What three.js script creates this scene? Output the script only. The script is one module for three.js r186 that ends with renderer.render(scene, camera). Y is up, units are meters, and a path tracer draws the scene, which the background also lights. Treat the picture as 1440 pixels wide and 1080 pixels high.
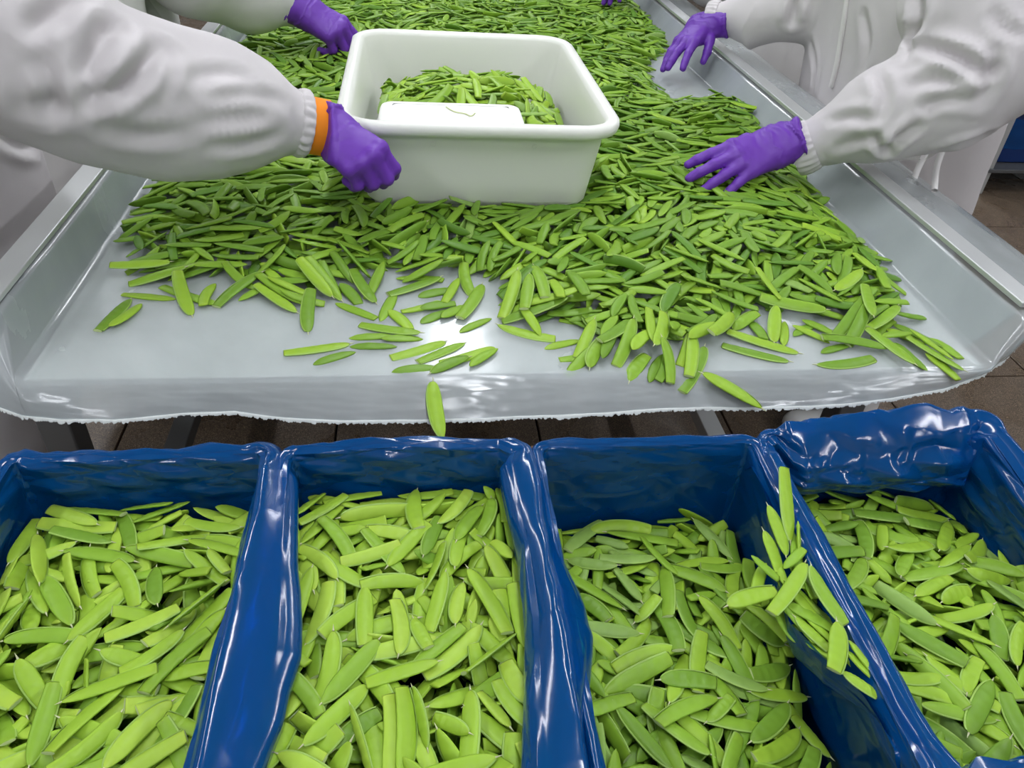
import * as THREE from 'three';
import { RoundedBoxGeometry } from 'three/addons/geometries/RoundedBoxGeometry.js';
import { mergeGeometries } from 'three/addons/utils/BufferGeometryUtils.js';
import { RectAreaLightUniformsLib } from 'three/addons/lights/RectAreaLightUniformsLib.js';
import { ImprovedNoise } from 'three/addons/math/ImprovedNoise.js';

// ------------------------------------------------------------------ camera, lights, exposure
const V = (x, y, z) => new THREE.Vector3(x, y, z);
const scene = new THREE.Scene();
const W = 1440, H = 1080, FOCAL = 1080;
const EYE = V(0, 1.51, 0);
const camera = new THREE.PerspectiveCamera(2 * Math.atan(H / 2 / FOCAL) * 180 / Math.PI, W / H, 0.05, 60);
// camera axes from the vanishing points of the table: its length, and its width
const axisZ = V(-145, -834, FOCAL).normalize();
const axisX = V(8785, -129, FOCAL); axisX.addScaledVector(axisZ, -axisX.dot(axisZ)).normalize();
const axisY = V(0, 0, 0).crossVectors(axisZ, axisX); if (axisY.y > 0) axisY.negate();
const toWorld = d => V(axisX.dot(d), axisY.dot(d), -axisZ.dot(d));
{
  const r = toWorld(V(1, 0, 0)), u = toWorld(V(0, -1, 0)), b = toWorld(V(0, 0, -1));
  camera.position.copy(EYE);
  camera.quaternion.setFromRotationMatrix(new THREE.Matrix4().makeBasis(r, u, b));
  camera.updateMatrixWorld(true);
}
const ray = (u, v) => toWorld(V(u - W / 2, v - H / 2, FOCAL));
const atY = (u, v, y) => { const d = ray(u, v); return EYE.clone().addScaledVector(d, (y - EYE.y) / d.y); };
const atZ = (u, v, z) => { const d = ray(u, v); return EYE.clone().addScaledVector(d, z / d.z); };
const atX = (u, v, x) => { const d = ray(u, v); return EYE.clone().addScaledVector(d, x / d.x); };
const project = p => {
  const q = p.clone().sub(EYE), c = V(axisX.x * q.x + axisY.x * q.y - axisZ.x * q.z, axisX.y * q.x + axisY.y * q.y - axisZ.y * q.z, axisX.z * q.x + axisY.z * q.y - axisZ.z * q.z);
  return [W / 2 + FOCAL * c.x / c.z, H / 2 + FOCAL * c.y / c.z, c.z];
};

const renderer = new THREE.WebGLRenderer();
renderer.toneMapping = THREE.LinearToneMapping;
renderer.toneMappingExposure = 1.5;
renderer.shadowMap.enabled = true;
RectAreaLightUniformsLib.init();
scene.background = new THREE.Color(0x050505);

// ------------------------------------------------------------------ helpers
function rng(seed) { let s = seed >>> 0; return () => { s = (s + 0x6D2B79F5) >>> 0; let t = s; t = Math.imul(t ^ (t >>> 15), t | 1); t ^= t + Math.imul(t ^ (t >>> 7), t | 61); return ((t ^ (t >>> 14)) >>> 0) / 4294967296; }; }
const PN = new ImprovedNoise();
const noise = (x, y, z) => PN.noise(x + 31.7, y + 17.3, z + 5.1);
const fbm = (x, y, z, o = 3) => { let s = 0, a = 1; for (let i = 0; i < o; i++) { s += a * noise(x, y, z); a *= .5; x *= 2.03; y *= 2.03; z *= 2.03; } return s; };
const ridge = (x, y, z) => 1 - Math.min(1, Math.abs(noise(x, y, z)) * 2.6);
const clamp = (x, a, b) => Math.max(a, Math.min(b, x));
const lerp = (a, b, t) => a + (b - a) * t;
const smooth = (a, b, x) => { const t = clamp((x - a) / (b - a), 0, 1); return t * t * (3 - 2 * t); };
function interp(xs, ys, x) { // piecewise linear, xs rising
  if (x <= xs[0]) return ys[0];
  for (let i = 1; i < xs.length; i++) if (x <= xs[i]) return lerp(ys[i - 1], ys[i], (x - xs[i - 1]) / (xs[i] - xs[i - 1]));
  return ys[ys.length - 1];
}
const used = {};
function numbered(name) { const n = used[name] = (used[name] ?? -1) + 1; return n ? `${name}_${String(n).padStart(3, '0')}` : name; }
function shadows(o) { o.traverse(m => { if (m.isMesh) { m.castShadow = true; m.receiveShadow = true; } }); return o; }
function tag(o, label, category, group) { o.userData.label = label; if (category) o.userData.category = category; if (group) o.userData.group = group; return o; }
function thing(name, label, category, pos = [0, 0, 0], group) {
  const o = new THREE.Group(); o.name = numbered(name); o.position.set(...pos); scene.add(o);
  return tag(o, label, category, group);
}
function mesh(name, geo, mat, parent, label) {
  const m = new THREE.Mesh(geo, mat); m.name = parent ? name : numbered(name); m.castShadow = m.receiveShadow = true;
  if (label) m.userData.label = label;
  (parent || scene).add(m);
  if (parent && parent !== scene) { // geometry given in world places: bring it under the parent's base
    parent.updateMatrixWorld(true);
    m.userData.world = undefined; delete m.userData.world;
  }
  return m;
}
function under(name, geo, mat, parent, label) { // world-space geometry, put under a parent whose base is elsewhere
  const p = V(0, 0, 0); for (let o = parent; o; o = o.parent) p.add(o.position);
  geo = geo.clone(); geo.translate(-p.x, -p.y, -p.z);
  return mesh(name, geo, mat, parent, label);
}
function structure(name, geo, mat, parent) { const m = mesh(name, geo, mat, parent); if (!parent) m.userData.kind = 'structure'; return m; }
const box = (x0, x1, y0, y1, z0, z1) => { const g = new THREE.BoxGeometry(x1 - x0, y1 - y0, z1 - z0); g.translate((x0 + x1) / 2, (y0 + y1) / 2, (z0 + z1) / 2); return g; };
const rbox = (x0, x1, y0, y1, z0, z1, r = .004, s = 2) => { const g = new RoundedBoxGeometry(x1 - x0, y1 - y0, z1 - z0, s, r); g.translate((x0 + x1) / 2, (y0 + y1) / 2, (z0 + z1) / 2); return g; };
function gridGeo(nu, nv, f, closedU = false) { // f(u 0..1, v 0..1) -> Vector3
  const pos = [], uv = [], idx = [], cols = closedU ? nu : nu + 1;
  for (let j = 0; j <= nv; j++) for (let i = 0; i < cols; i++) { const p = f(i / nu, j / nv); pos.push(p.x, p.y, p.z); uv.push(i / nu, j / nv); }
  for (let j = 0; j < nv; j++) for (let i = 0; i < nu; i++) {
    const a = j * cols + i, b = j * cols + (i + 1) % cols, c = a + cols, d = b + cols;
    idx.push(a, b, d, a, d, c);
  }
  const g = new THREE.BufferGeometry();
  g.setAttribute('position', new THREE.Float32BufferAttribute(pos, 3)); g.setAttribute('uv', new THREE.Float32BufferAttribute(uv, 2)); g.setIndex(idx); g.computeVertexNormals();
  return g;
}
function tube(pts, r, seg = 24, rad = 6, closed = false) { return new THREE.TubeGeometry(new THREE.CatmullRomCurve3(pts, closed), seg, r, rad, closed); }

// smooth union of tapered capsules, meshed by surface nets
function cone(a, b, ra, rb = ra, sq = 1) { return { a, b, ra, rb, d: b.clone().sub(a), l2: Math.max(b.distanceToSquared(a), 1e-9), sq }; }
function fieldOf(prims, k) {
  return (x, y, z) => {
    let f = 1e9;
    for (const p of prims) {
      const px = x - p.a.x, py = y - p.a.y, pz = z - p.a.z;
      const t = clamp((px * p.d.x + py * p.d.y + pz * p.d.z) / p.l2, 0, 1);
      const dx = px - p.d.x * t, dy = py - p.d.y * t, dz = pz - p.d.z * t;
      const d = Math.sqrt(dx * dx + dy * dy + dz * dz) - lerp(p.ra, p.rb, t);
      const kk = p.k ?? k, h = Math.max(kk - Math.abs(f - d), 0) / kk;
      f = Math.min(f, d) - h * h * kk * .25;
    }
    return f;
  };
}
function boundsOf(prims, pad) {
  const b = new THREE.Box3();
  for (const p of prims) for (const [c, r] of [[p.a, p.ra], [p.b, p.rb]]) { b.expandByPoint(c.clone().addScalar(r + pad)); b.expandByPoint(c.clone().addScalar(-r - pad)); }
  return b;
}
function nets(f, b, cell) {
  const nx = Math.ceil((b.max.x - b.min.x) / cell) + 1, ny = Math.ceil((b.max.y - b.min.y) / cell) + 1, nz = Math.ceil((b.max.z - b.min.z) / cell) + 1;
  const val = new Float32Array(nx * ny * nz), id = new Int32Array(nx * ny * nz).fill(-1);
  let q = 0;
  for (let k = 0; k < nz; k++) for (let j = 0; j < ny; j++) for (let i = 0; i < nx; i++) val[q++] = f(b.min.x + i * cell, b.min.y + j * cell, b.min.z + k * cell);
  const at = (i, j, k) => (k * ny + j) * nx + i, pos = [], idx = [];
  for (let k = 0; k < nz - 1; k++) for (let j = 0; j < ny - 1; j++) for (let i = 0; i < nx - 1; i++) {
    let m = 0, sx = 0, sy = 0, sz = 0, n = 0; const g = [];
    for (let c = 0; c < 8; c++) { const w = val[at(i + (c & 1), j + (c >> 1 & 1), k + (c >> 2))]; g.push(w); if (w < 0) m |= 1 << c; }
    if (!m || m === 255) continue;
    for (let e = 0; e < 12; e++) {
      const ax = e >> 2, o = e & 3, c0 = ax === 0 ? (o & 1) * 2 + (o >> 1) * 4 : ax === 1 ? (o & 1) + (o >> 1) * 4 : (o & 1) + (o >> 1) * 2, c1 = c0 + (1 << ax);
      if ((g[c0] < 0) === (g[c1] < 0)) continue;
      const t = g[c0] / (g[c0] - g[c1]);
      sx += (c0 & 1) + (ax === 0 ? t : 0); sy += (c0 >> 1 & 1) + (ax === 1 ? t : 0); sz += (c0 >> 2) + (ax === 2 ? t : 0); n++;
    }
    id[at(i, j, k)] = pos.length / 3;
    pos.push(b.min.x + (i + sx / n) * cell, b.min.y + (j + sy / n) * cell, b.min.z + (k + sz / n) * cell);
  }
  for (let k = 1; k < nz - 1; k++) for (let j = 1; j < ny - 1; j++) for (let i = 1; i < nx - 1; i++) {
    const a = val[at(i, j, k)] < 0;
    if (a !== val[at(i + 1, j, k)] < 0) quad(at(i, j - 1, k - 1), at(i, j, k - 1), at(i, j, k), at(i, j - 1, k), a);
    if (a !== val[at(i, j + 1, k)] < 0) quad(at(i - 1, j, k - 1), at(i - 1, j, k), at(i, j, k), at(i, j, k - 1), a);
    if (a !== val[at(i, j, k + 1)] < 0) quad(at(i - 1, j - 1, k), at(i, j - 1, k), at(i, j, k), at(i - 1, j, k), a);
  }
  function quad(a, b2, c, d, flip) { a = id[a]; b2 = id[b2]; c = id[c]; d = id[d]; if (a < 0 || b2 < 0 || c < 0 || d < 0) return; if (flip) idx.push(a, b2, c, a, c, d); else idx.push(a, c, b2, a, d, c); }
  const geo = new THREE.BufferGeometry();
  geo.setAttribute('position', new THREE.Float32BufferAttribute(pos, 3)); geo.setIndex(idx); geo.computeVertexNormals();
  geo.setAttribute('uv', new THREE.Float32BufferAttribute(new Float32Array(pos.length / 3 * 2).map((_, i) => i % 2 ? pos[(i >> 1) * 3 + 1] * 3 : (pos[(i >> 1) * 3] + pos[(i >> 1) * 3 + 2]) * 3), 2));
  return geo;
}
function displace(geo, f) { // along the normal, by f(x, y, z) metres
  const p = geo.attributes.position, n = geo.attributes.normal;
  for (let i = 0; i < p.count; i++) { const d = f(p.getX(i), p.getY(i), p.getZ(i), n.getX(i), n.getY(i), n.getZ(i)); p.setXYZ(i, p.getX(i) + n.getX(i) * d, p.getY(i) + n.getY(i) * d, p.getZ(i) + n.getZ(i) * d); }
  geo.computeVertexNormals(); return geo;
}

// ------------------------------------------------------------------ textures and materials
function dataTexture(n, f, srgb = true, rep = [1, 1]) {
  const d = new Uint8Array(n * n * 4);
  for (let j = 0; j < n; j++) for (let i = 0; i < n; i++) { const c = f(i / n, j / n, i, j); for (let k = 0; k < 3; k++) d[(j * n + i) * 4 + k] = clamp(Math.round(c[k] * 255), 0, 255); d[(j * n + i) * 4 + 3] = 255; }
  const t = new THREE.DataTexture(d, n, n); t.magFilter = THREE.LinearFilter; t.minFilter = THREE.LinearMipmapLinearFilter; t.generateMipmaps = true;
  t.wrapS = t.wrapT = THREE.RepeatWrapping; if (srgb) t.colorSpace = THREE.SRGBColorSpace; t.repeat.set(...rep); t.needsUpdate = true; return t;
}
const wrapFbm = (u, v, f, s) => { // tiling noise
  const a = u * Math.PI * 2, b = v * Math.PI * 2, r = f / (Math.PI * 2);
  return fbm(Math.cos(a) * r + s, Math.sin(a) * r + Math.cos(b) * r * .7, Math.sin(b) * r + s * 2.3, 3);
};
const tr = rng(5);
const floorTex = dataTexture(512, () => { const g = tr(), s = g > .93 ? .72 : g > .70 ? .54 : g < .25 ? .22 : .38; return [s * 1.05, s * .95, s * .84]; });
const floorRough = dataTexture(256, (u, v) => { const s = .5 + .35 * wrapFbm(u, v, 6, 3); return [s, s, s]; }, false);
const clothBump = dataTexture(256, (u, v, i, j) => { const s = .5 + .25 * (i % 4 < 2 ? 1 : -1) * (j % 4 < 2 ? 1 : -1) + .3 * (tr() - .5); return [s, s, s]; }, false, [40, 40]);
const cardTex = dataTexture(128, (u, v) => { const s = .72 + .1 * wrapFbm(u, v, 12, 2) + .08 * (tr() - .5); return [.62 * s, .47 * s, .33 * s]; });
const STD = o => new THREE.MeshStandardMaterial(o), PHY = o => new THREE.MeshPhysicalMaterial(o);
const M = {
  floor: STD({ map: floorTex, roughnessMap: floorRough, roughness: .75, color: 0xe4dacf }),
  joint: STD({ color: 0x141210, roughness: .9 }),
  wall: STD({ color: 0xc4c8c8, roughness: .8 }),
  ceiling: STD({ color: 0xd5d6d4, roughness: .9 }),
  steel: STD({ color: 0xcfd1d1, metalness: .55, roughness: .36 }),
  steelDark: STD({ color: 0x77797b, metalness: .7, roughness: .5 }),
  pan: STD({ color: 0xf0ebe3, metalness: .1, roughness: .5 }),
  sideWall: STD({ color: 0x9aa09a, metalness: .6, roughness: .4 }),
  black: STD({ color: 0x151515, roughness: .6 }),
  card: STD({ map: cardTex, roughness: .9 }),
  coat: STD({ color: 0xd6d1d2, roughness: .92, bumpMap: clothBump, bumpScale: .0003 }),
  coatBack: STD({ color: 0xc9c7c5, roughness: .92 }),
  piping: STD({ color: 0xe2dfdd, roughness: .8 }),
  glove: PHY({ color: 0x632ca3, roughness: .5, sheen: .2, sheenRoughness: .5 }),
  orange: STD({ color: 0xf08a10, roughness: .8 }),
  trousers: STD({ color: 0xcfcccb, roughness: .9 }),
  boots: STD({ color: 0xe0e0de, roughness: .5 }),
  tub: PHY({ color: 0xecede5, roughness: .38, transmission: .12, thickness: 0, side: THREE.DoubleSide }),
  plate: STD({ color: 0xecece8, roughness: .45 }),
  lampBody: STD({ color: 0xe8e8e8, roughness: .5 }),
  tubeGlow: STD({ color: 0xffffff, emissive: 0xf4f8ff, emissiveIntensity: 9 }),
  apron: PHY({ color: 0xe9ebe6, roughness: .12, transmission: .85, thickness: 0, side: THREE.DoubleSide }),
  crateBlue: STD({ color: 0x082c66, roughness: .5 }),
};
const scuffTex = dataTexture(512, (u, v) => { const a = wrapFbm(u, v, 5, 1.2), b = wrapFbm(u, v, 22, 4.4), s = clamp(.95 + .02 * a + .012 * b, .6, 1); return [s * .985, s, s * 1.0]; });
const scuffRough = dataTexture(512, (u, v) => { const a = wrapFbm(u, v, 7, 9.1), b = wrapFbm(u, v, 30, 2.2), s = clamp(.2 + .12 * a + .02 * b, .08, .6); return [s, s, s]; }, false);
M.sheet = PHY({ color: 0xe3e7e9, map: scuffTex, roughness: 1, roughnessMap: scuffRough, transmission: .62, thickness: 0, side: THREE.DoubleSide });
M.hem = STD({ color: 0xdcdfdc, roughness: .8 });
M.film = PHY({ color: new THREE.Color().setRGB(.002, .15, .53), roughness: .14, transmission: .70, thickness: 0, side: THREE.DoubleSide, specularIntensity: 1 });

// ------------------------------------------------------------------ room
const TABLE_Y = .86;
{
  const f = structure('floor', box(-6, 6.5, -.2, -.012, -11, 4), M.joint);
  // large granite slabs, each with its own edges, where the photograph sees the floor
  const S = .6, sg = [0, 1, 2].map(k => { const g = new RoundedBoxGeometry(S - .006, .02, S - .006, 1, .003); const uv = g.attributes.uv; for (let i = 0; i < uv.count; i++) uv.setXY(i, uv.getX(i) * .9 + k * .31, uv.getY(i) * .9 + k * .17); return g; });
  let n = 0;
  for (let i = -10; i < 11; i++) for (let j = -18; j < 7; j++) { const m = new THREE.Mesh(sg[(i * 7 + j * 3 + 300) % 3], M.floor); m.name = n ? `tile_${String(n).padStart(3, '0')}` : 'tile'; n++; m.position.set(i * S + .06, -.01, j * S + .13); m.receiveShadow = true; f.add(m); }
  structure('ceiling', box(-6, 6.5, 3.3, 3.5, -11, 4), M.ceiling);
  structure('wall_left', box(-6.2, -6, -.2, 3.5, -11, 4), M.wall);
  structure('wall_right', box(6.5, 6.7, -.2, 3.5, -11, 4), M.wall);
  structure('wall_back', box(-6.2, 6.7, -.2, 3.5, -11.2, -11), M.wall);
  structure('wall_front', box(-6.2, 6.7, -.2, 3.5, 4, 4.2), M.wall);
}
{ // rows of batten lights under the ceiling, along the table
  let n = 0;
  for (const x of [-2.3, .25, 2.8]) for (const z of [2.4, .2, -2, -4.2, -6.6]) {
    const t = thing('ceiling_light', `white batten light under the ceiling, ${['left', 'middle', 'right'][n / 5 | 0]} row, ${['behind the viewer', 'above the cartons', 'above the tub', 'beyond the table', 'farthest away'][n % 5]}`, 'light', [x, 3.3, z], 'batten lights under the ceiling'); n++;
    mesh('housing', rbox(-.11, .11, -.05, 0, -.68, .68, .008), M.lampBody, t);
    mesh('lamp_tube', rbox(-.08, .08, -.068, -.05, -.64, .64, .006), M.tubeGlow, t);
    const l = new THREE.RectAreaLight(0xf6f9ff, 20, .16, 1.28); l.position.set(0, -.072, 0); l.rotation.x = -Math.PI / 2; t.add(l);
  }
}

// ------------------------------------------------------------------ sorting table and the plastic sheet laid in it
// cross-section of the tray: [x, y] from the left skirt over the walls to the right skirt
const SEC = [[-.62, .90], [-.605, .925], [-.588, .932], [-.551, .931], [-.545, .927], [-.524, .868], [-.505, .8615], [.85, .8615], [.874, .866], [.926, .922], [.932, .927], [.966, .929], [1.0, .926], [1.06, .92], [1.10, .908], [1.115, .87], [1.12, .82]];
const ZB = -3.9, ZF = -.875;
{
  const t = thing('sorting_table', 'long stainless steel sorting table with raised side walls under the pea pods', 'table', [.18, 0, -2.2]);
  const pan = [];
  pan.push(box(-.52, .872, .846, .856, ZB, ZF));
  const side = (a, b, th) => { const d = V(b[0] - a[0], b[1] - a[1], 0), n = V(d.y, -d.x, 0).normalize().multiplyScalar(th); const s = new THREE.Shape([[a[0], a[1]], [b[0], b[1]], [b[0] + n.x, b[1] + n.y], [a[0] + n.x, a[1] + n.y]].map(q => new THREE.Vector2(...q))); const g = new THREE.ExtrudeGeometry(s, { depth: -ZB - .93, bevelEnabled: false }); g.translate(0, 0, ZB); return g; };
  pan[0] = pan[0].toNonIndexed();
  under('tray_floor', mergeGeometries([pan[0]]), M.pan, t);
  under('side_wall', side([.874, .856], [.930, .922], .006), M.sideWall, t);
  under('side_wall', side([-.522, .856], [-.547, .924], -.006), M.sideWall, t);
  under('rail', rbox(.928, .966, .9335, .943, ZB, -.925, .002), M.steel, t, 'bright flat steel rail along the right wall');
  under('rail', rbox(-.588, -.549, .9355, .944, ZB, -.93, .002), M.steel, t);
  for (const [x, z] of [[-.575, -1.02], [.80, -1.05], [-.575, -3.6], [.80, -3.6]]) { const l = under('leg', rbox(x - .025, x + .025, .012, x < 0 ? .922 : .846, z - .025, z + .025, .004), M.steelDark, t); under('foot', rbox(x - .035, x + .035, 0, .014, z - .035, z + .035, .003), M.black, l); }
  under('beam', rbox(-.55, .775, .80, .846, -1.045, -1.005, .003), M.steelDark, t);
  under('beam', rbox(.74, .79, .2, .24, -3.58, -1.02, .003), M.steel, t);
  under('beam', rbox(-.6, -.55, .2, .24, -3.58, -1.02, .003), M.steelDark, t);
  shadows(t);
}
const sheetHem = []; // front edge, left to right
{
  const L = [0]; for (let i = 1; i < SEC.length; i++) L.push(L[i - 1] + Math.hypot(SEC[i][0] - SEC[i - 1][0], SEC[i][1] - SEC[i - 1][1]));
  const tot = L[L.length - 1], sx = SEC.map(q => q[0]), sy = SEC.map(q => q[1]);
  const NA = 300;
  // columns: denser at the folds, even over the floor
  const cs = a => V(interp(L, sx, a * tot), interp(L, sy, a * tot), 0);
  // front hem in world places (traced along the photograph's hem), by x
  const hx = [], hy = [], hz = [];
  for (const [u, v, y] of [[-70, 520, .86], [-35, 553, .845], [0, 573, .835], [30, 584, .83], [90, 591, .83], [160, 592, .83], [250, 584, .832], [330, 579, .834], [400, 588, .83], [500, 592, .83], [600, 592, .83], [680, 590, .83], [750, 587, .83], [830, 582, .831], [900, 578, .832], [1000, 573, .832], [1060, 574, .831], [1130, 571, .831], [1200, 567, .832], [1250, 561, .833], [1330, 546, .838], [1375, 529, .845], [1410, 508, .852], [1437, 478, .86], [1470, 430, .868], [1500, 395, .87]]) { const p = atY(u, v, y); hx.push(p.x); hy.push(p.y); hz.push(p.z); }
  const aL = L[5] / tot, aR = L[8] / tot;
  const hemAt = a => { // cross-section place -> place along the hem
    let x;
    if (a < aL) x = lerp(hx[0] + .0, -.505, a / aL); else if (a > aR) x = lerp(.87, hx[hx.length - 1], (a - aR) / (1 - aR)); else x = lerp(-.505, .87, (a - aL) / (aR - aL));
    return V(x, interp(hx, hy, x), interp(hx, hz, x));
  };
  const aOf = u => { // even in x over the floor but with enough columns at the walls
    if (u < .17) return lerp(0, aL, u / .17); if (u > .8) return lerp(aR, 1, (u - .8) / .2); return lerp(aL, aR, (u - .17) / .63);
  };
  const wob = (x, z) => .0022 * noise(x * 3, 1, z * 2.2) + .001 * noise(x * 11, 5, z * 9);
  const bZ = [ZB, -3.0, -2.2, -1.7, -1.4, -1.2, -1.05, -.96, -.9];
  const g = gridGeo(NA, 120, (u, v) => {
    const a = aOf(u), c = cs(a), wall = a < aL ? 1 - a / aL : a > aR ? (a - aR) / (1 - aR) : 0;
    const zEnd = -.872 - .055 * Math.min(1, wall * 3);
    if (v < .62) {
      const z = lerp(interp([0, .1, .2, .3, .5, 1], [ZB, -3, -2.3, -1.8, -1.3, zEnd], v / .62), zEnd, 0);
      const inner = wall === 0 ? 1 : 0;
      c.z = Math.min(z, zEnd); c.y += Math.abs(wob(c.x, z)) * (inner ? 1 : 1) + .0005;
      if (wall) { c.x += (a < aL ? -1 : 1) * 0; c.y += .002 * noise(c.x * 20, 3, z * 7); }
      return c;
    }
    const t = (v - .62) / .38, h = hemAt(a);
    const p0 = V(c.x, c.y + Math.abs(wob(c.x, zEnd)) + .0005, zEnd), reach = Math.max(.02, h.distanceTo(p0) * .5);
    const p1 = V(lerp(c.x, h.x, .35), lerp(c.y, h.y, wall ? .2 : .02) , zEnd + reach);
    const q = V(0, 0, 0).addScaledVector(p0, (1 - t) * (1 - t)).addScaledVector(p1, 2 * t * (1 - t)).addScaledVector(h, t * t);
    const w = Math.sin(Math.PI * t) * .5 + t * .5;
    q.y += w * (.006 * noise(q.x * 5, 2, .3) + .003 * noise(q.x * 14, 8, t * 3) + .0012 * noise(q.x * 40, 3, t * 9));
    if (v === 1) sheetHem.push(q.clone());
    return q;
  });
  { const p = g.attributes.position, uv = g.attributes.uv; for (let i = 0; i < p.count; i++) uv.setXY(i, p.getX(i) * 1.3, p.getZ(i) * 1.3 + p.getY(i)); }
  const s = mesh('plastic_sheet', g, M.sheet, null); tag(s, 'thick cloudy clear plastic sheet lining the steel table, its frayed edge hanging over the front', 'plastic sheet');
  // frayed white edge of the cut sheet
  const r = rng(77), fr = gridGeo(1400, 2, (u, v) => {
    const k = u * (sheetHem.length - 1), i = Math.min(sheetHem.length - 2, k | 0), p = sheetHem[i].clone().lerp(sheetHem[i + 1], k - i);
    if (v < .25) p.y += .0012, p.z -= .002; else if (v > .75) { const d = .0012 + .004 * Math.pow(Math.abs(noise(u * 160, 3, 1)), 1.2) + .0022 * r(); p.y -= d * .9; p.z += d * .8; } else { p.z += .0015; p.y += .0007; }
    return p;
  });
  under('frayed_edge', fr, STD({ color: 0xc4c8c6, roughness: .85, side: THREE.DoubleSide }), s, 'white frayed edge of the sheet');
}

// ------------------------------------------------------------------ white tub on the pods, with a tray lying in it
function roundRect(u, hx, hz, r) { // perimeter point of a rounded rectangle and its outward normal; u 0..1 from the back-left corner, clockwise seen from above
  const a = 2 * (hx - r), b = 2 * (hz - r), c = Math.PI * r / 2, P = 2 * a + 2 * b + 4 * c; let d = (u % 1) * P;
  const seg = [[a, 0], [c, 1], [b, 2], [c, 3], [a, 4], [c, 5], [b, 6], [c, 7]];
  for (const [len, k] of seg) {
    if (d <= len || k === 7) {
      const t = len ? clamp(d / len, 0, 1) : 0, an = t * Math.PI / 2;
      switch (k) {
        case 0: return [-hx + r + t * a, -hz, 0, -1, 0, t];
        case 1: return [hx - r + r * Math.sin(an), -hz + r - r * Math.cos(an), Math.sin(an), -Math.cos(an), t < .5 ? 0 : 1, t < .5 ? 1 : 0];
        case 2: return [hx, -hz + r + t * b, 1, 0, 1, t];
        case 3: return [hx - r + r * Math.cos(an), hz - r + r * Math.sin(an), Math.cos(an), Math.sin(an), t < .5 ? 1 : 2, t < .5 ? 1 : 0];
        case 4: return [hx - r - t * a, hz, 0, 1, 2, t];
        case 5: return [-hx + r - r * Math.sin(an), hz - r + r * Math.cos(an), -Math.sin(an), Math.cos(an), t < .5 ? 2 : 3, t < .5 ? 1 : 0];
        case 6: return [-hx, hz - r - t * b, -1, 0, 3, t];
        default: return [-hx + r - r * Math.cos(an), -hz + r - r * Math.sin(an), -Math.cos(an), -Math.sin(an), t < .5 ? 3 : 0, t < .5 ? 1 : 0];
      }
    }
    d -= len;
  }
}
const TUB = { x: .119, z: -1.64, y0: .884, y1: 1.062, hx: .236, hz: .312 };
{
  const t = thing('tub', 'white plastic tub with a rolled rim standing among the pea pods on the table', 'tub', [TUB.x, TUB.y0, TUB.z]);
  const Hh = TUB.y1 - TUB.y0, prof = [];
  const wallIn = h => -.006 - .030 * (1 - h / Hh), out = [];
  for (const h of [.004, .006, .012, .03, .07, .11, .15, .168]) out.push([wallIn(h) - (h < .01 ? .012 : h < .02 ? .004 : 0), h]);
  out.push([-.004, Hh - .004], [.002, Hh], [.012, Hh], [.0185, Hh - .004], [.020, Hh - .012], [.017, Hh - .021], [.010, Hh - .0235], [.0, Hh - .022]);
  for (const h of [.145, .1, .06, .02, .008, .001]) out.push([wallIn(h) + .0045 - (h < .01 ? .010 : 0), h]);
  const g = gridGeo(200, out.length - 1, (u, v) => { const [o, y] = out[Math.round(v * (out.length - 1))]; const q = roundRect(u, TUB.hx + o, TUB.hz + o, .06 + o); return V(q[0], y, q[1]); }, true);
  mesh('shell', g, M.tub, t);
  const fl = gridGeo(96, 6, (u, v) => { const q = roundRect(u, TUB.hx - .045, TUB.hz - .045, .04); return V(q[0] * v, .0035, q[1] * v); }, true);
  mesh('bottom', fl, M.tub, t);
  for (const x of [-.085, .095]) mesh('molding_mark', new THREE.TorusGeometry(.004, .0006, 6, 16).translate(x, .135, TUB.hz - .0065), M.tub, t);
}
{
  const c = atY(636, 163, 1.035), w = (atY(742, 162, 1.035).x - atY(530, 162, 1.035).x) / 2;
  const t = thing('scoop_tray', 'white plastic tray lying bottom up on the pods inside the tub', 'tray', [c.x, 1.0, c.z]);
  const out = [[.012, 0], [.0135, .002], [.012, .004], [.009, .006], [.004, .028], [.0005, .0345], [-.006, .037], [-.02, .0375]];
  mesh('shell', gridGeo(120, out.length - 1, (u, v) => { const [o, y] = out[Math.round(v * (out.length - 1))]; const q = roundRect(u, w - .01 + o, .075 + o, .022 + o); return V(q[0], y, q[1]); }, true), M.plate, t);
  mesh('bottom_panel', gridGeo(60, 3, (u, v) => { const q = roundRect(u, w - .03, .055, .01); return V(q[0] * v, .0375 - .0004 * v, q[1] * v); }, true), M.plate, t);
  const a = atY(627, 151, 1.038), st = [a, atY(640, 158, 1.038), atY(655, 161, 1.038), atY(662, 164, 1.038), atY(668, 160, 1.038)];
  const s = mesh('pod_string', tube(st.map(p => p.setY(1.0392)), .0012, 30, 5), STD({ color: 0xc3cb98, roughness: .7 })); tag(s, 'thin pale green string of a pod lying on the white tray', 'pod string');
}

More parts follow.
